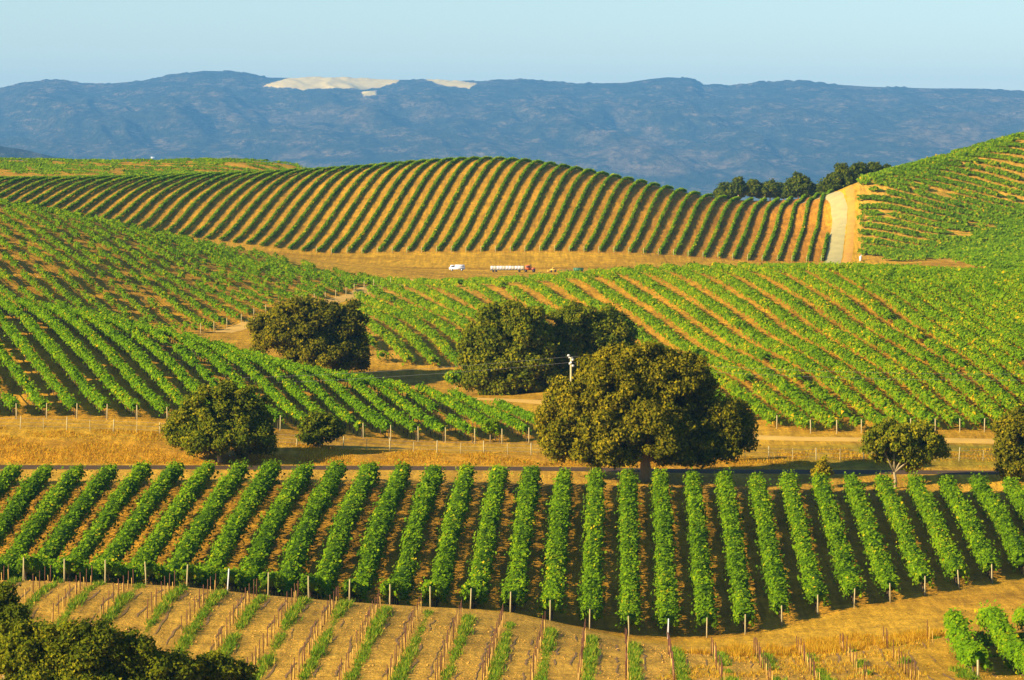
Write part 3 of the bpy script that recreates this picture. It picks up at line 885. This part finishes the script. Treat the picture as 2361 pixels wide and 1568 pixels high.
r_ = np.random.default_rng(77)
wx, wy, wh, wt = [], [], [], []
for k in range(-3, 25):
    Dend = float(np.interp(k, [0, 14, 16, 17, 24], [302.5, 303.5, 299, 294, 288]))
    n = 2900
    D = r_.uniform(258, Dend + .6, n)
    dens = n1(D / 2.2 + k * 17.3, 5) * .5 + n1(D / 7 + k * 3.1, 6) * .5
    keep = dens > (-1.0 if k < 17 else .1) - np.clip((D - Dend + 8) / 8, 0, 1) * .5
    D = D[keep]; dens = dens[keep]
    wx.append(XK(k, D) + .35 + r_.normal(0, .19, len(D)) * (1 + .4 * dens)); wy.append(D)
    wh.append(r_.uniform(.10, .42, len(D)) * (.85 + 1.0 * dens).clip(.25, 2))
wx = np.concatenate(wx); wy = np.concatenate(wy); wh = np.concatenate(wh)
px = HX + F * wx / wy
ok = (px > -60) & (px < 2420); wx, wy, wh = wx[ok], wy[ok], wh[ok]
blades(wx, wy, wh, .11, 1.3, M['weed'], 'weeds', 'green weeds growing in strips along the young vine rows', 'weeds', r_, .58, .24)

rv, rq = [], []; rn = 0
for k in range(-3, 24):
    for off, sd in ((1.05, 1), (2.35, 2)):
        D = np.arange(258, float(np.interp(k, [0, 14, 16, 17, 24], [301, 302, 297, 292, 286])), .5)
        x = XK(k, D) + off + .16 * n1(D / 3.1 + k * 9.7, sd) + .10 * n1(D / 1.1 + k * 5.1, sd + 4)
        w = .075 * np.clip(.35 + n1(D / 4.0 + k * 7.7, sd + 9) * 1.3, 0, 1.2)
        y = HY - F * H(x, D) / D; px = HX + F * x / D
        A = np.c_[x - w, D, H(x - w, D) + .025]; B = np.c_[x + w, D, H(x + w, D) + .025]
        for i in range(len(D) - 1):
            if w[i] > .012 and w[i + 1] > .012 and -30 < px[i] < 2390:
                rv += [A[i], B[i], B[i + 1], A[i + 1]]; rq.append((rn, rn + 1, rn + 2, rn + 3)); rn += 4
ru = build('rut_shade', np.array(rv), np.array(rq), None, plain_mat('rut_shade_soil', (.26, .125, .018), .95, .3, 1.5))  # flat strips, the shade inside wheel ruts put into a dark soil colour
tag(ru, 'thin dark strips painting the shade in wheel ruts between the young rows', 'wheel ruts', kind='stuff')
X = r_.uniform(-48, 40, 11000); Y = r_.uniform(258, 304, 11000)
px = HX + F * X / Y; kk = (px > -40) & (px < 2400) & (fbm2(X / 3, Y / 6, 61, 3) > -.15); X, Y = X[kk], Y[kk]
sz = r_.uniform(.02, .065, len(X)) * (1 + (r_.random(len(X)) < .06))
OCT = np.array([(1, 0, 0), (0, 1, 0), (-1, 0, 0), (0, -1, 0), (0, 0, .8), (0, 0, -.6)])
OT = np.array([(0, 1, 4), (1, 2, 4), (2, 3, 4), (3, 0, 4), (1, 0, 5), (2, 1, 5), (3, 2, 5), (0, 3, 5)])
Vc = OCT[None] * sz[:, None, None] * r_.uniform(.6, 1.4, (len(X), 6, 1)) + np.c_[X, Y, H(X, Y) + sz * .2][:, None]
cl_ = build('soil_clods', Vc.reshape(-1, 3), None, (OT[None] + 6 * np.arange(len(X))[:, None, None]).reshape(-1, 3), plain_mat('pale_clod_soil', (.58, .30, .036), .95, .3, .8))
tag(cl_, 'loose pale soil clods scattered between the young vine rows', 'soil clods', kind='stuff')

# dry grass: lower right bank, verge of the track, roadside bank
def scatter(poly, n, seed):
    p = np.array(poly); r = np.random.default_rng(seed)
    X = r.uniform(p[:, 0].min(), p[:, 0].max(), n * 3); Y = r.uniform(p[:, 1].min(), p[:, 1].max(), n * 3)
    k = in_poly(X, Y, poly); return X[k][:n], Y[k][:n]
X, Y = scatter(plan([(1560, 296), (1750, 306), (1960, 312), (2150, 306), (2180, 292), (2110, 283), (1900, 288), (1650, 290)]), 26000, 3)
d = fbm2(X / 2.2, Y / 4.0, 50, 3); ok = d > -.05; X, Y, d = X[ok], Y[ok], d[ok]
blades(X, Y, r_.uniform(.35, .9, len(X)) * (.6 + .9 * np.clip(d, 0, 1)), .06, 1.1, M['straw'], 'dry_grass', 'tall golden dry grass on the bank at the lower right', 'dry grass', r_, .5, .25)
X, Y = scatter(plan([(1500, 262), (2140, 262), (2150, 292), (1700, 292)]), 9000, 4)
d = fbm2(X / 2.0, Y / 3.0, 52, 3); ok = d > .08; X, Y = X[ok], Y[ok]
blades(X, Y, r_.uniform(.12, .35, len(X)), .07, 1.2, M['straw'], 'dry_grass', 'short yellow dry grass between the last young rows', 'dry grass', r_, .6, .3)
X, Y = scatter(plan([(-80, 401.5), (1500, 402.5), (2420, 405.5), (2420, 418), (1750, 418), (1300, 414), (600, 416), (-80, 419)]), 60000, 5)
d = fbm2(X / 3.0, Y / 3.0, 54, 3); ok = d > -.08; X, Y, d = X[ok], Y[ok], d[ok]
blades(X, Y, r_.uniform(.12, .5, len(X)) * (.5 + .7 * np.clip(d, 0, 1)), .09, 1.2, M['straw'], 'dry_grass', 'dry golden roadside grass on the bank below the fence', 'dry grass', r_, .52, .24)

# ------------------------------------------------------------------ wire fence along the road bank
FL = np.array(plan([(-60, 417), (354, 416), (640, 413.5), (812, 412.5), (980, 411.5), (1180, 410.5), (1500, 409), (1800, 409.5), (2100, 409.5), (2430, 409.5)]))
s, p = resample(FL, 2.55)
fence = empty('wire_fence', (float(p[len(p) // 2, 0]), float(p[len(p) // 2, 1]), Hs(*p[len(p) // 2])))
tag(fence, 'low wire fence on wooden posts along the grassy bank above the road', 'fence')
base = np.array(fence.location)
pm = None; tops = []
for n, (x, y) in enumerate(p):
    if pm is None:
        pm = MB().tube([(0, 0, -.3), (0, 0, .7), (.01, 0, 1.35)], [.065, .06, .05], 6).obj('fence_post', M['post'], fence)
        o = pm
    else:
        o = pm.copy(); col.objects.link(o); o.parent = fence
    o.location = Vector((x, y, Hs(x, y))) - Vector(base)
    big = n % 2 == 0
    o.scale = (1, 1, random.uniform(.9, 1.1)) if big else (.55, .55, random.uniform(.75, .95))
    o.rotation_euler = (random.uniform(-.05, .05), random.uniform(-.06, .06), 0)
    tops.append((x, y, Hs(x, y)))
for h in (.35, .75, 1.15):
    MB().tube([tuple(np.array(t_) + (0, 0, h) - base) for t_ in tops], .012, 4, False).obj('wire', M['wire'], fence)

# ------------------------------------------------------------------ trees
def crown_lobes(lobes, clump, rng, squash=.8):
    """spread leaf clumps over the outside of a few big lobes"""
    out_ = []
    for (cx, cy, cz, rx, ry, rz) in lobes:
        area = 4 * math.pi * ((rx * ry + rx * rz + ry * rz) / 3)
        n = max(5, int(area / (clump * clump * 1.9)))
        for i in range(n):
            zf = 1 - 2 * (i + .5) / n; a = i * 2.399963 + rng.uniform(-.4, .4)
            q = math.sqrt(max(0, 1 - zf * zf))
            if zf < -.75: continue
            k = rng.uniform(.55, 1.10)
            out_.append((cx + rx * q * math.cos(a) * k, cy + ry * q * math.sin(a) * k, cz + rz * zf * k, clump * rng.uniform(.6, 1.3)))
    return out_

def ico():
    f = (1 + 5 ** .5) / 2
    v = np.array([(-1, f, 0), (1, f, 0), (-1, -f, 0), (1, -f, 0), (0, -1, f), (0, 1, f), (0, -1, -f), (0, 1, -f), (f, 0, -1), (f, 0, 1), (-f, 0, -1), (-f, 0, 1)], float)
    v /= np.linalg.norm(v[0])
    t = np.array([(0, 11, 5), (0, 5, 1), (0, 1, 7), (0, 7, 10), (0, 10, 11), (1, 5, 9), (5, 11, 4), (11, 10, 2), (10, 7, 6), (7, 1, 8), (3, 9, 4), (3, 4, 2), (3, 2, 6), (3, 6, 8), (3, 8, 9), (4, 9, 5), (2, 4, 11), (6, 2, 10), (8, 6, 7), (9, 8, 1)])
    return v, t
ICO_V, ICO_T = ico()

def tree(name, x, D, lobes, clump, leaf, density, mat, label, group=None, trunk=None, bark='bark', limbs=True, seed=1, tint_mu=.45, tint_sd=.2, cat='tree', sun_side_tint=0.0, trunk_r=.4, z0=None):
    r = np.random.default_rng(seed)
    X0 = PX(x, D); Z0 = Hs(X0, D) if z0 is None else z0
    root = empty(name, (X0, D, Z0))
    tag(root, label, cat, group)
    cl = crown_lobes(lobes, clump, r)
    Vs, Fs, ts = [], [], []; n0 = 0
    Cv, Ct, ct = [], [], []; m0 = 0
    xr = max(abs(l[0]) + l[3] for l in lobes)
    for (cx, cy, cz, cr) in cl:
        n = max(6, int(4 * math.pi * cr * cr * density * r.choice([.55, .85, 1.0, 1.2])))
        d = r.normal(size=(n, 3)); d /= np.linalg.norm(d, axis=1)[:, None]
        rad = cr * (.50 + .58 * r.random(n) ** .8) * (1 + .22 * r.normal(size=n).clip(-1, 2.2) * (r.random(n) < .35))
        P_ = np.array((cx, cy, cz)) + d * rad[:, None] * np.array((1.05, 1.05, .82))
        Nn = d * .9 + TO_SUN * .4 + r.normal(size=(n, 3)) * .5; Nn /= np.linalg.norm(Nn, axis=1)[:, None]
        v, f = leaf_faces(P_, Nn, leaf * r.uniform(.6, 1.4, n), r, True)
        Vs.append(v); Fs.append(f + n0); n0 += len(v)
        tm = tint_mu + r.normal(0, .09) - sun_side_tint * cx / xr  # left clumps tinted lighter and browner, sunlight put into the leaf colour
        ts.append(np.clip(r.normal(tm, tint_sd, n), 0, 1))
        kv = ICO_V * cr * .50 * (1 + .2 * r.normal(size=(12, 1)).clip(-1, 1)) + np.array((cx, cy, cz))
        Cv.append(kv); Ct.append(ICO_T + m0); m0 += 12; ct.append(np.full(20, max(0, tint_mu - .28)))  # clump cores tinted darker, inner shade put into the colour
    # inner mass of each lobe, shade put into its darker tint
    for (cx, cy, cz, rx, ry, rz) in lobes:
        kv = ICO_V * np.array((rx, ry, rz)) * .48 + np.array((cx, cy, cz))
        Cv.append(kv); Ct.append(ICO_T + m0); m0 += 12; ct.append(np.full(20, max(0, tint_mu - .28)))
    V = np.concatenate(Vs + Cv); T = np.concatenate([np.concatenate(Fs), np.concatenate(Ct) + n0])
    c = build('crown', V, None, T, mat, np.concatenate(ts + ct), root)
    m = MB()
    tp = trunk or [(0, 0, -.4), (0, 0, lobes[0][2] * .5), (lobes[0][0] * .3, 0, lobes[0][2])]
    m.tube(tp, [trunk_r * (1.25 - .75 * i / (len(tp) - 1)) for i in range(len(tp))], 9, True)
    m.obj('trunk', M[bark], root, smooth=True)
    if limbs:
        b0 = Vector(tp[-2])
        for l in lobes:
            e_ = Vector(l[:3]); mid = b0.lerp(e_, .55) + Vector((0, 0, .08 * (e_ - b0).length))
            MB().tube([tuple(b0), tuple(mid), tuple(e_)], [trunk_r * .6, trunk_r * .38, trunk_r * .15], 6).obj('limb', M[bark], root, smooth=True)
    return root

def L_(x, D, *abs_lobes):
    """lobes given by picture column/row and half sizes in picture units, turned into metres about the tree's base"""
    s = D / F; X0 = PX(x, D); Z0 = Hs(X0, D); out_ = []
    for (lx, ly, hx, hy, dy) in abs_lobes:
        out_.append((PX(lx, D) - X0, dy, zy(ly, D) - Z0, hx * s, hx * s * .85, hy * s))
    return out_

# the big oak by the road
D = 392.0
lo = L_(1488, D, (1440, 900, 108, 84, 0), (1345, 952, 88, 80, -1.0), (1530, 895, 92, 72, 1.0), (1420, 842, 48, 42, -.3), (1500, 834, 52, 38, .3), (1580, 858, 46, 44, .8), (1325, 1032, 48, 30, -1.5), (1415, 1046, 48, 22, -2.5), (1565, 1048, 48, 24, -1), (1372, 872, 42, 42, -.8), (1605, 925, 48, 62, 2.4), (1300, 1000, 54, 50, -1.2), (1272, 975, 34, 34, -.5), (1395, 1005, 85, 62, -3.0), (1500, 985, 85, 62, -2.6),
        (1678, 985, 56, 66, .4), (1590, 1010, 50, 48, -.5), (1645, 1035, 45, 34, -1))
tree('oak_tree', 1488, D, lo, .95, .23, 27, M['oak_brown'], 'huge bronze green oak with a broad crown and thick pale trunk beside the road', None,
     [(0, 0, -.5), (.02, 0, 0.9), (-.05, 0, 2.1), (-.3, 0, 3.8)], 'bark', True, 21, .50, .2, sun_side_tint=.16, trunk_r=.62)
# two oaks behind it
D = 500.0
lo = L_(1165, D, (1180, 770, 92, 70, 0), (1120, 815, 58, 68, -1), (1215, 830, 62, 62, -1), (1150, 860, 62, 38, -2), (1170, 884, 74, 24, -1), (1105, 868, 40, 34, -.5))
tree('oak_tree', 1165, D, lo, 1.0, .27, 19, M['oak'], 'round dark green oak beside the sandy track, left of the white topped pole', 'oaks in the valley', None, seed=22, tint_mu=.52, trunk_r=.5)
D = 505.0
lo = L_(1370, D, (1330, 765, 62, 62, 0), (1395, 785, 65, 62, 1), (1300, 845, 60, 68, -1), (1420, 830, 55, 45, 0), (1255, 880, 38, 36, -3), (1310, 896, 62, 26, -1.5), (1285, 820, 45, 50, -1.5))
tree('oak_tree', 1370, D, lo, 1.0, .27, 19, M['oak'], 'dark green oak half hidden behind the crown of the huge roadside oak', 'oaks in the valley', None, seed=23, tint_mu=.47, trunk_r=.5)
# oak in the left valley
D = 517.0
lo = L_(715, D, (700, 755, 88, 68, 0), (785, 765, 58, 68, 1), (640, 770, 62, 52, -1), (735, 815, 90, 42, -1.5), (805, 815, 42, 40, 0))
tree('oak_tree', 715, D, lo, 1.0, .27, 19, M['oak_brown'], 'broad brownish oak in the left valley below the sparse vineyard', 'oaks in the valley', None, seed=24, tint_mu=.40, sun_side_tint=.2, trunk_r=.5)
# oak by the road at the left
D = 403.0
lo = L_(508, D, (500, 955, 82, 68, 0), (560, 965, 60, 68, .8), (440, 990, 52, 48, -.6), (520, 1010, 98, 38, -1.2), (590, 1015, 46, 40, 0))
tree('oak_tree', 508, D, lo, .8, .22, 26, M['oak'], 'dense dark round oak at the left standing above the road', None, [(0, 0, -.4), (-.12, 0, .8), (-.2, 0, 1.8), (0, 0, 3)], 'bark_pale', True, 25, .50, sun_side_tint=.12, trunk_r=.26)
D = 414.0
lo = L_(735, D, (738, 985, 42, 32, 0), (720, 1005, 26, 28, -.4), (765, 990, 24, 24, .3))
tree('small_tree', 735, D, lo, .6, .24, 20, M['oak'], 'small dark tree standing in the shade right of the left roadside oak', None, None, seed=26, tint_mu=.35, trunk_r=.13)
# small pale limbed tree right
D = 394.0
lo = L_(2064, D, (2060, 1010, 55, 34, 0), (2110, 1015, 58, 38, .3), (2020, 1015, 32, 26, -.4), (2150, 1035, 26, 28, .3), (2085, 1050, 32, 24, .8), (2120, 1050, 28, 22, 0), (2040, 1052, 26, 20, .9), (2098, 1072, 18, 16, 1.0))
tree('small_tree', 2064, D, lo, .62, .23, 20, M['oak'], 'small spreading tree with pale bare limbs beside the road at the right', None,
     [(0, 0, -.3), (-.02, -.2, .8), (-.15, -.3, 1.6), (-.2, 0, 2.4)], 'bark_pale', True, 27, .68, .2, trunk_r=.17)
lo = L_(2340, 404.0, (2352, 1010, 52, 50, 0), (2330, 1000, 34, 48, -.3), (2370, 980, 40, 34, .2), (2325, 1045, 28, 24, -.6))
tree('oak_tree', 2345, 404.0, lo, .8, .25, 20, M['oak_brown'], 'olive green oak cut off by the right edge above the road', None, None, seed=28, tint_mu=.42, trunk_r=.3)
lo = L_(2330, 397.0, (2330, 1088, 28, 17, 0), (2310, 1080, 16, 12, 0), (2350, 1080, 18, 14, .2))
tree('roadside_bush', 2330, 397.0, lo, .42, .20, 22, M['oak_brown'], 'olive bush at the right edge between the road and the vines', 'bushes by the road', None, seed=29, tint_mu=.5, trunk_r=.06, cat='bush', limbs=False)
lo = L_(1896, 392.5, (1895, 1082, 17, 16, 0), (1884, 1088, 11, 11, 0), (1908, 1088, 11, 11, .2), (1897, 1068, 9, 14, 0))
tree('roadside_bush', 1896, 392.5, lo, .32, .17, 30, M['oak_brown'], 'lone pale bush in front of the road, left of the small spreading tree', 'bushes by the road', None, seed=30, tint_mu=.85, trunk_r=.05, cat='bush', limbs=False)
lo = L_(1050, 500.0, (1046, 868, 18, 12, 0), (1060, 874, 13, 9, .2))
tree('bush', 1050, 500.0, lo, .5, .26, 18, M['vine_mid'], 'bright green bush at the left foot of the valley oaks by the track', None, None, seed=31, tint_mu=.45, trunk_r=.06, cat='bush', limbs=False)
# oak cluster cut by the lower left corner
D = 244.0
lo = L_(150, D, (95, 1520, 105, 76, 0), (205, 1500, 95, 66, -.5), (285, 1530, 85, 62, .3), (15, 1530, 75, 70, .5), (385, 1560, 70, 44, 0), (150, 1590, 150, 50, -2.2), (300, 1610, 120, 44, -2))
tree('oak_tree', 150, D, lo, .68, .165, 42, M['oak'], 'big dark olive oak filling the lower left corner', None, None, seed=32, tint_mu=.48, trunk_r=.35)
lo = L_(20, 252.0, (8, 1395, 36, 42, 0), (42, 1425, 26, 30, -.5), (10, 1440, 50, 34, 0))
tree('oak_tree', 15, 252.0, lo, .62, .17, 40, M['oak'], 'dark oak top at the left edge behind the big corner oak', None, None, seed=33, tint_mu=.32, trunk_r=.25)
lo = L_(510, 247.0, (490, 1545, 60, 34, 0), (545, 1560, 46, 30, .2), (450, 1560, 55, 30, -.3))
tree('bush', 505, 247.0, lo, .5, .16, 42, M['oak'], 'low olive bush right of the corner oak at the bottom edge', None, None, seed=34, tint_mu=.52, trunk_r=.08, cat='bush', limbs=False)
# young trees in the shade of the fence line
for n, (x, D, h) in enumerate([(1345, 407.5, 55), (1690, 408, 60), (1130, 436, 55)]):
    yb = HY - F * Hs(PX(x, D), D) / D
    lo = L_(x, D, (x, yb - h * .62, h * .30, h * .36, 0), (x + h * .12, yb - h * .8, h * .2, h * .2, .1))
    tree('young_tree', x, D, lo, .36, .2, 22, M[('oak_brown', 'vine_mid', 'vine_near')[n]], ('young bronze tree under the left branches of the huge oak', 'young bright green tree under the right branches of the huge oak', 'leafy bright vine climbing a stake at the tip of the left hill')[n],
         None, None, seed=40 + n, tint_mu=.5, trunk_r=.06, limbs=False)
# trees far behind the crest at the right
farb = [(1672, 1180, 412, 22, 14), (1702, 1150, 400, 12, 14), (1735, 1170, 408, 26, 14), (1775, 1170, 406, 26, 15), (1806, 1180, 412, 18, 13), (1840, 1120, 390, 26, 22), (1868, 1130, 412, 14, 14),
        (1908, 1000, 400, 18, 16), (1940, 1010, 372, 30, 26), (1978, 1020, 368, 32, 26), (2015, 1030, 366, 30, 22), (2040, 1040, 372, 20, 16), (1925, 1015, 388, 24, 22)]
for n, (x, D, yt, hw, hh) in enumerate(farb):
    yt += 11; hh *= .8; hw *= 1.1
    lo = L_(x, D, (x, yt + hh, hw * .55, hh, 0), (x - hw * .45, yt + hh * 1.5, hw * .45, hh * .7, -.5), (x + hw * .5, yt + hh * 1.3, hw * .42, hh * .65, .5), (x, yt + hh * 2.0, hw * 1.0, hh * 1.0, 0), (x + hw * .8, yt + hh * 2.3, hw * .8, hh * .9, .5))
    tree('far_tree', x, D, lo, 1.0, .5, 9, M['oak'], ('dark tree behind the crest of the striped hill, %s from the left' % ordinal(n + 1)) if n < 7 else ('dark tree at the top of the gravel road, %s from the left' % ordinal(n - 6)),
         'far trees behind the crest', None, seed=60 + n, tint_mu=.22, trunk_r=.25, limbs=False)

# ------------------------------------------------------------------ utility pole and its lines
X0, D = PX(1316, 452), 452.0
Z0 = Hs(X0, D)
ph_ = zy(816, D) - Z0
pole = empty('utility_pole', (X0, D, Z0))
tag(pole, 'pale utility pole with white insulators rising behind the huge oak', 'utility pole')
MB().tube([(0, 0, -.5), (0, 0, ph_ * .5), (0, 0, ph_ - .4)], [.15, .14, .12], 8).obj('pole', M['post'], pole, smooth=True)
MB().box(-.10, .10, -1.0, 1.0, ph_ - 1.05, ph_ - .90, .02).obj('crossarm', M['post_white'], pole)
for dx, dz in ((-.28, -.05), (.2, -.55), (-.1, -1.0), (.22, -1.25)):
    MB().tube([(dx, 0, ph_ + dz - .28), (dx, 0, ph_ + dz - .2), (dx, 0, ph_ + dz - .06), (dx, 0, ph_ + dz)], [.10, .17, .17, .08], 8).obj('insulator', M['ceramic'], pole, smooth=True)
MB().box(-.3, .25, -.05, .05, ph_ - .5, ph_ - .38).obj('bracket', M['ceramic'], pole)
for n, dz in enumerate((-.3, -1.0)):
    pts = []
    for u in np.linspace(-1, 1, 25):
        pts.append((X0 + u * 62, D + u * -6, Z0 + ph_ + dz - 1.6 * abs(u) * (1 - abs(u)) * 2 - (3.2 if u < 0 else 1.6) * abs(u)))
    tag(MB().tube(pts, .012, 4, False).obj('power_line', M['wire']), '%s thin power line strung from the pole behind the huge oak' % ('upper' if n == 0 else 'lower'), 'power line', 'power lines')

# ------------------------------------------------------------------ vehicles parked on the dry meadow
D = 800.0
S = D / F
def at(x, D_=800.0): X_ = PX(x, D_); return (X_, D_, Hs(X_, D_))
# white pickup with a canopy
pk = empty('pickup_truck', at(1053)); w = 37 * S
tag(pk, 'small white pickup truck with a box canopy on the dry meadow', 'pickup')
MB().box(-w / 2 * .98, w / 2, -.75, .75, .32, .80, .06).obj('body', M['white_paint'], pk)
MB().box(-w * .12, w / 2 - .05, -.72, .72, .805, 1.30, .05, .04).obj('canopy', M['white_paint'], pk)
MB().box(-w * .42, -w * .125, -.70, .70, .805, 1.26, .06, .16).obj('cab', M['white_paint'], pk)
MB().box(-w * .36, -w * .18, -.715, -.66, .86, 1.12).obj('window', M['glass_dark'], pk)
for sx in (-.31, .30):
    for sy in (-.68, .68):
        wh_ = MB().wheel(sx * w, sy, .28, .28, .2).obj('wheel', M['rubber'], pk)
        MB().wheel(sx * w, sy * 1.03, .28, .14, .2, 10).obj('rim', M['white_paint'], wh_)
MB().box(-w / 2 - .04, -w / 2 + .06, -.7, .7, .3, .45).obj('bumper', M['dark_metal'], pk)
# orange truck with a flatbed of bins
tr = empty('flatbed_truck', at(1180)); x0 = (1130 - 1180) * S; x1 = (1208 - 1180) * S; x2 = (1235 - 1180) * S
tag(tr, 'orange truck pulling a long flatbed loaded with pale bins on the dry meadow', 'truck')
MB().box(x0, x1 + .1, -.85, .85, .42, .55, .02).obj('flatbed', M['dark_metal'], tr)
MB().box(x1 + .18, x1 + 1.35, -.75, .75, .42, 1.45, .08, .08).obj('cab', M['orange'], tr)
MB().box(x1 + 1.36, x2 - .1, -.6, .6, .42, .95, .08, .06).obj('hood', M['orange'], tr)
MB().box(x1 + .4, x1 + 1.15, -.76, -.68, .98, 1.28).obj('window', M['glass_dark'], tr)
MB().tube([(x1 + 1.45, .3, .9), (x1 + 1.42, .3, 1.35), (x1 + 1.3, .3, 1.62)], .07, 8).obj('exhaust_stack', M['dark_metal'], tr)
for X_, r0 in ((x0 + .6, .24), (x0 + 1.2, .24), (x1 - 1.0, .24), (x1 + .35, .32), (x2 - .45, .36)):
    for sy in (-.72, .72):
        wh_ = MB().wheel(X_, sy, r0, r0, .24).obj('wheel', M['rubber'], tr)
        MB().wheel(X_, sy * 1.02, r0, r0 * .5, .25, 10).obj('rim', M['dark_metal'], wh_)
MB().box(x0 - .05, x0 + .02, -.8, .8, .3, .5).obj('tailboard', M['dark_metal'], tr)
nb = 11; bw = (x1 - x0 - .1) / nb; tl = tr.location
bcache = {}
for n in range(nb):
    wht = n % 3 != 1
    b = MB(); h0 = .555
    b.box(-bw * .47, bw * .47, -.8, .8, h0 + .06, h0 + .72, .03)
    for q_ in (-.32, 0, .32): b.box(bw * q_ - .025, bw * q_ + .025, -.83, -.80, h0 + .1, h0 + .70)
    b.box(-bw * .46, -bw * .30, -.78, .78, h0, h0 + .06); b.box(bw * .30, bw * .46, -.78, .78, h0, h0 + .06)
    if wht not in bcache:
        o = b.obj('harvest_bin', M['white_paint'] if wht else M['cream']); bcache[wht] = o
    else:
        o = bcache[wht].copy(); col.objects.link(o)
    o.location = (tl[0] + x0 + .05 + bw * (n + .5), tl[1], tl[2])
    tag(o, '%s harvest bin standing on the flatbed, %s from its tail' % ('white' if wht else 'cream', ordinal(n + 1)), 'bin', 'harvest bins on the flatbed')
# yellow loader and green trailer further right
yl = empty('loader', at(1275)); w = 15 * S
tag(yl, 'small yellow loader parked right of the orange truck', 'loader')
MB().box(-w * .5, w * .5, -.5, .5, .30, .68, .06, .05).obj('body', M['yellow'], yl)
MB().box(-w * .15, w * .28, -.42, .42, .685, 1.0, .04, .12).obj('cab', M['yellow'], yl)
MB().box(-w * .95, -w * .55, -.5, .5, .1, .3, .03).obj('bucket', M['yellow'], yl)
MB().tube([(-w * .1, -.4, .6), (-w * .5, -.45, .55), (-w * .72, -.45, .25)], .06, 6).obj('lift_arm', M['yellow'], yl)
MB().box(-w * .1, w * .22, -.43, -.38, .74, .92).obj('window', M['glass_dark'], yl)
for sx in (-.3, .3):
    for sy in (-.48, .48): MB().wheel(sx * w, sy, .24, .24, .2).obj('wheel', M['rubber'], yl)
gt = empty('farm_trailer', at(1312)); 
tag(gt, 'low farm trailer with a dark bed right of the yellow loader', 'trailer')
MB().box(-18 * S, 8 * S, -.6, .6, .34, .46, .02).obj('bed', M['dark_metal'], gt)
MB().tube([(-18 * S, 0, .38), (-24 * S, 0, .35)], .05, 6).obj('drawbar', M['dark_metal'], gt)
for sy in (-.62, .62): MB().wheel(-3 * S, sy, .2, .2, .16).obj('wheel', M['rubber'], gt)
gb = empty('green_skip', at(1333)); w = 22 * S
tag(gb, 'dark green open skip standing at the right end of the parked vehicles', 'skip')
b = MB().box(-w / 2, w / 2, -.6, .6, .12, .75, .04, -.08); b.obj('container', M['green_paint'], gb)
b = MB()
for q_ in np.linspace(-.42, .42, 6): b.box(w * q_ - .03, w * q_ + .03, -.68, -.61, .15, .72)
b.obj('ribs', M['green_paint'], gb)
MB().box(-w / 2 - .06, w / 2 + .06, -.70, .70, .752, .80).obj('rim', M['green_paint'], gb)
# white marker by the gravel road
X_, D_ = PX(1983, 858), 858.0
wm = empty('standpipe', (X_, D_, Hs(X_, D_)))
tag(wm, 'small white standpipe cabinet beside the gravel road below the far right hill', 'standpipe')
MB().box(-.24, .24, -.2, .2, -.1, 1.05, .05, .05).obj('cabinet', M['white_paint'], wm)
MB().tube([(.18, 0, .9), (.3, 0, 1.15), (.16, 0, 1.3), (-.02, 0, 1.2)], .06, 6).obj('pipe', M['white_paint'], wm)
# farm roof far off at the foot of the mountains
hx, hd = PX(352, 12600), 12600.0
hzv = zy(361, hd)
fh = empty('farm_building', (hx, hd, hzv - 4))
tag(fh, 'tiny white farm building at the foot of the mountains', 'building')
MB().box(-6, 6, -4, 4, -2.5, 1.5).obj('wall', M['roof'], fh)
MB().add([(-6.6, -4.6, 1.5), (6.6, -4.6, 1.5), (6.6, 0, 3.5), (-6.6, 0, 3.5), (-6.6, 4.6, 1.5), (6.6, 4.6, 1.5)], [(0, 1, 2, 3), (3, 2, 5, 4)], [(0, 3, 4), (1, 5, 2)]).obj('roof', M['roof'], fh)

print('stakes', ns, 'canes', nc, 'rows', len(vis), len(rows_c), len(rows_d), len(rows_e), len(rows_f), len(rows_h), len(rows_i))
print('tris', sum((len(o.data.loops) - 2 * len(o.data.polygons)) for o in sc.objects if o.type == 'MESH'))

for o in sc.objects:
    if o.get('label') and not 4 <= len(o['label'].split()) <= 16: print('LONG', len(o['label'].split()), o['label'])
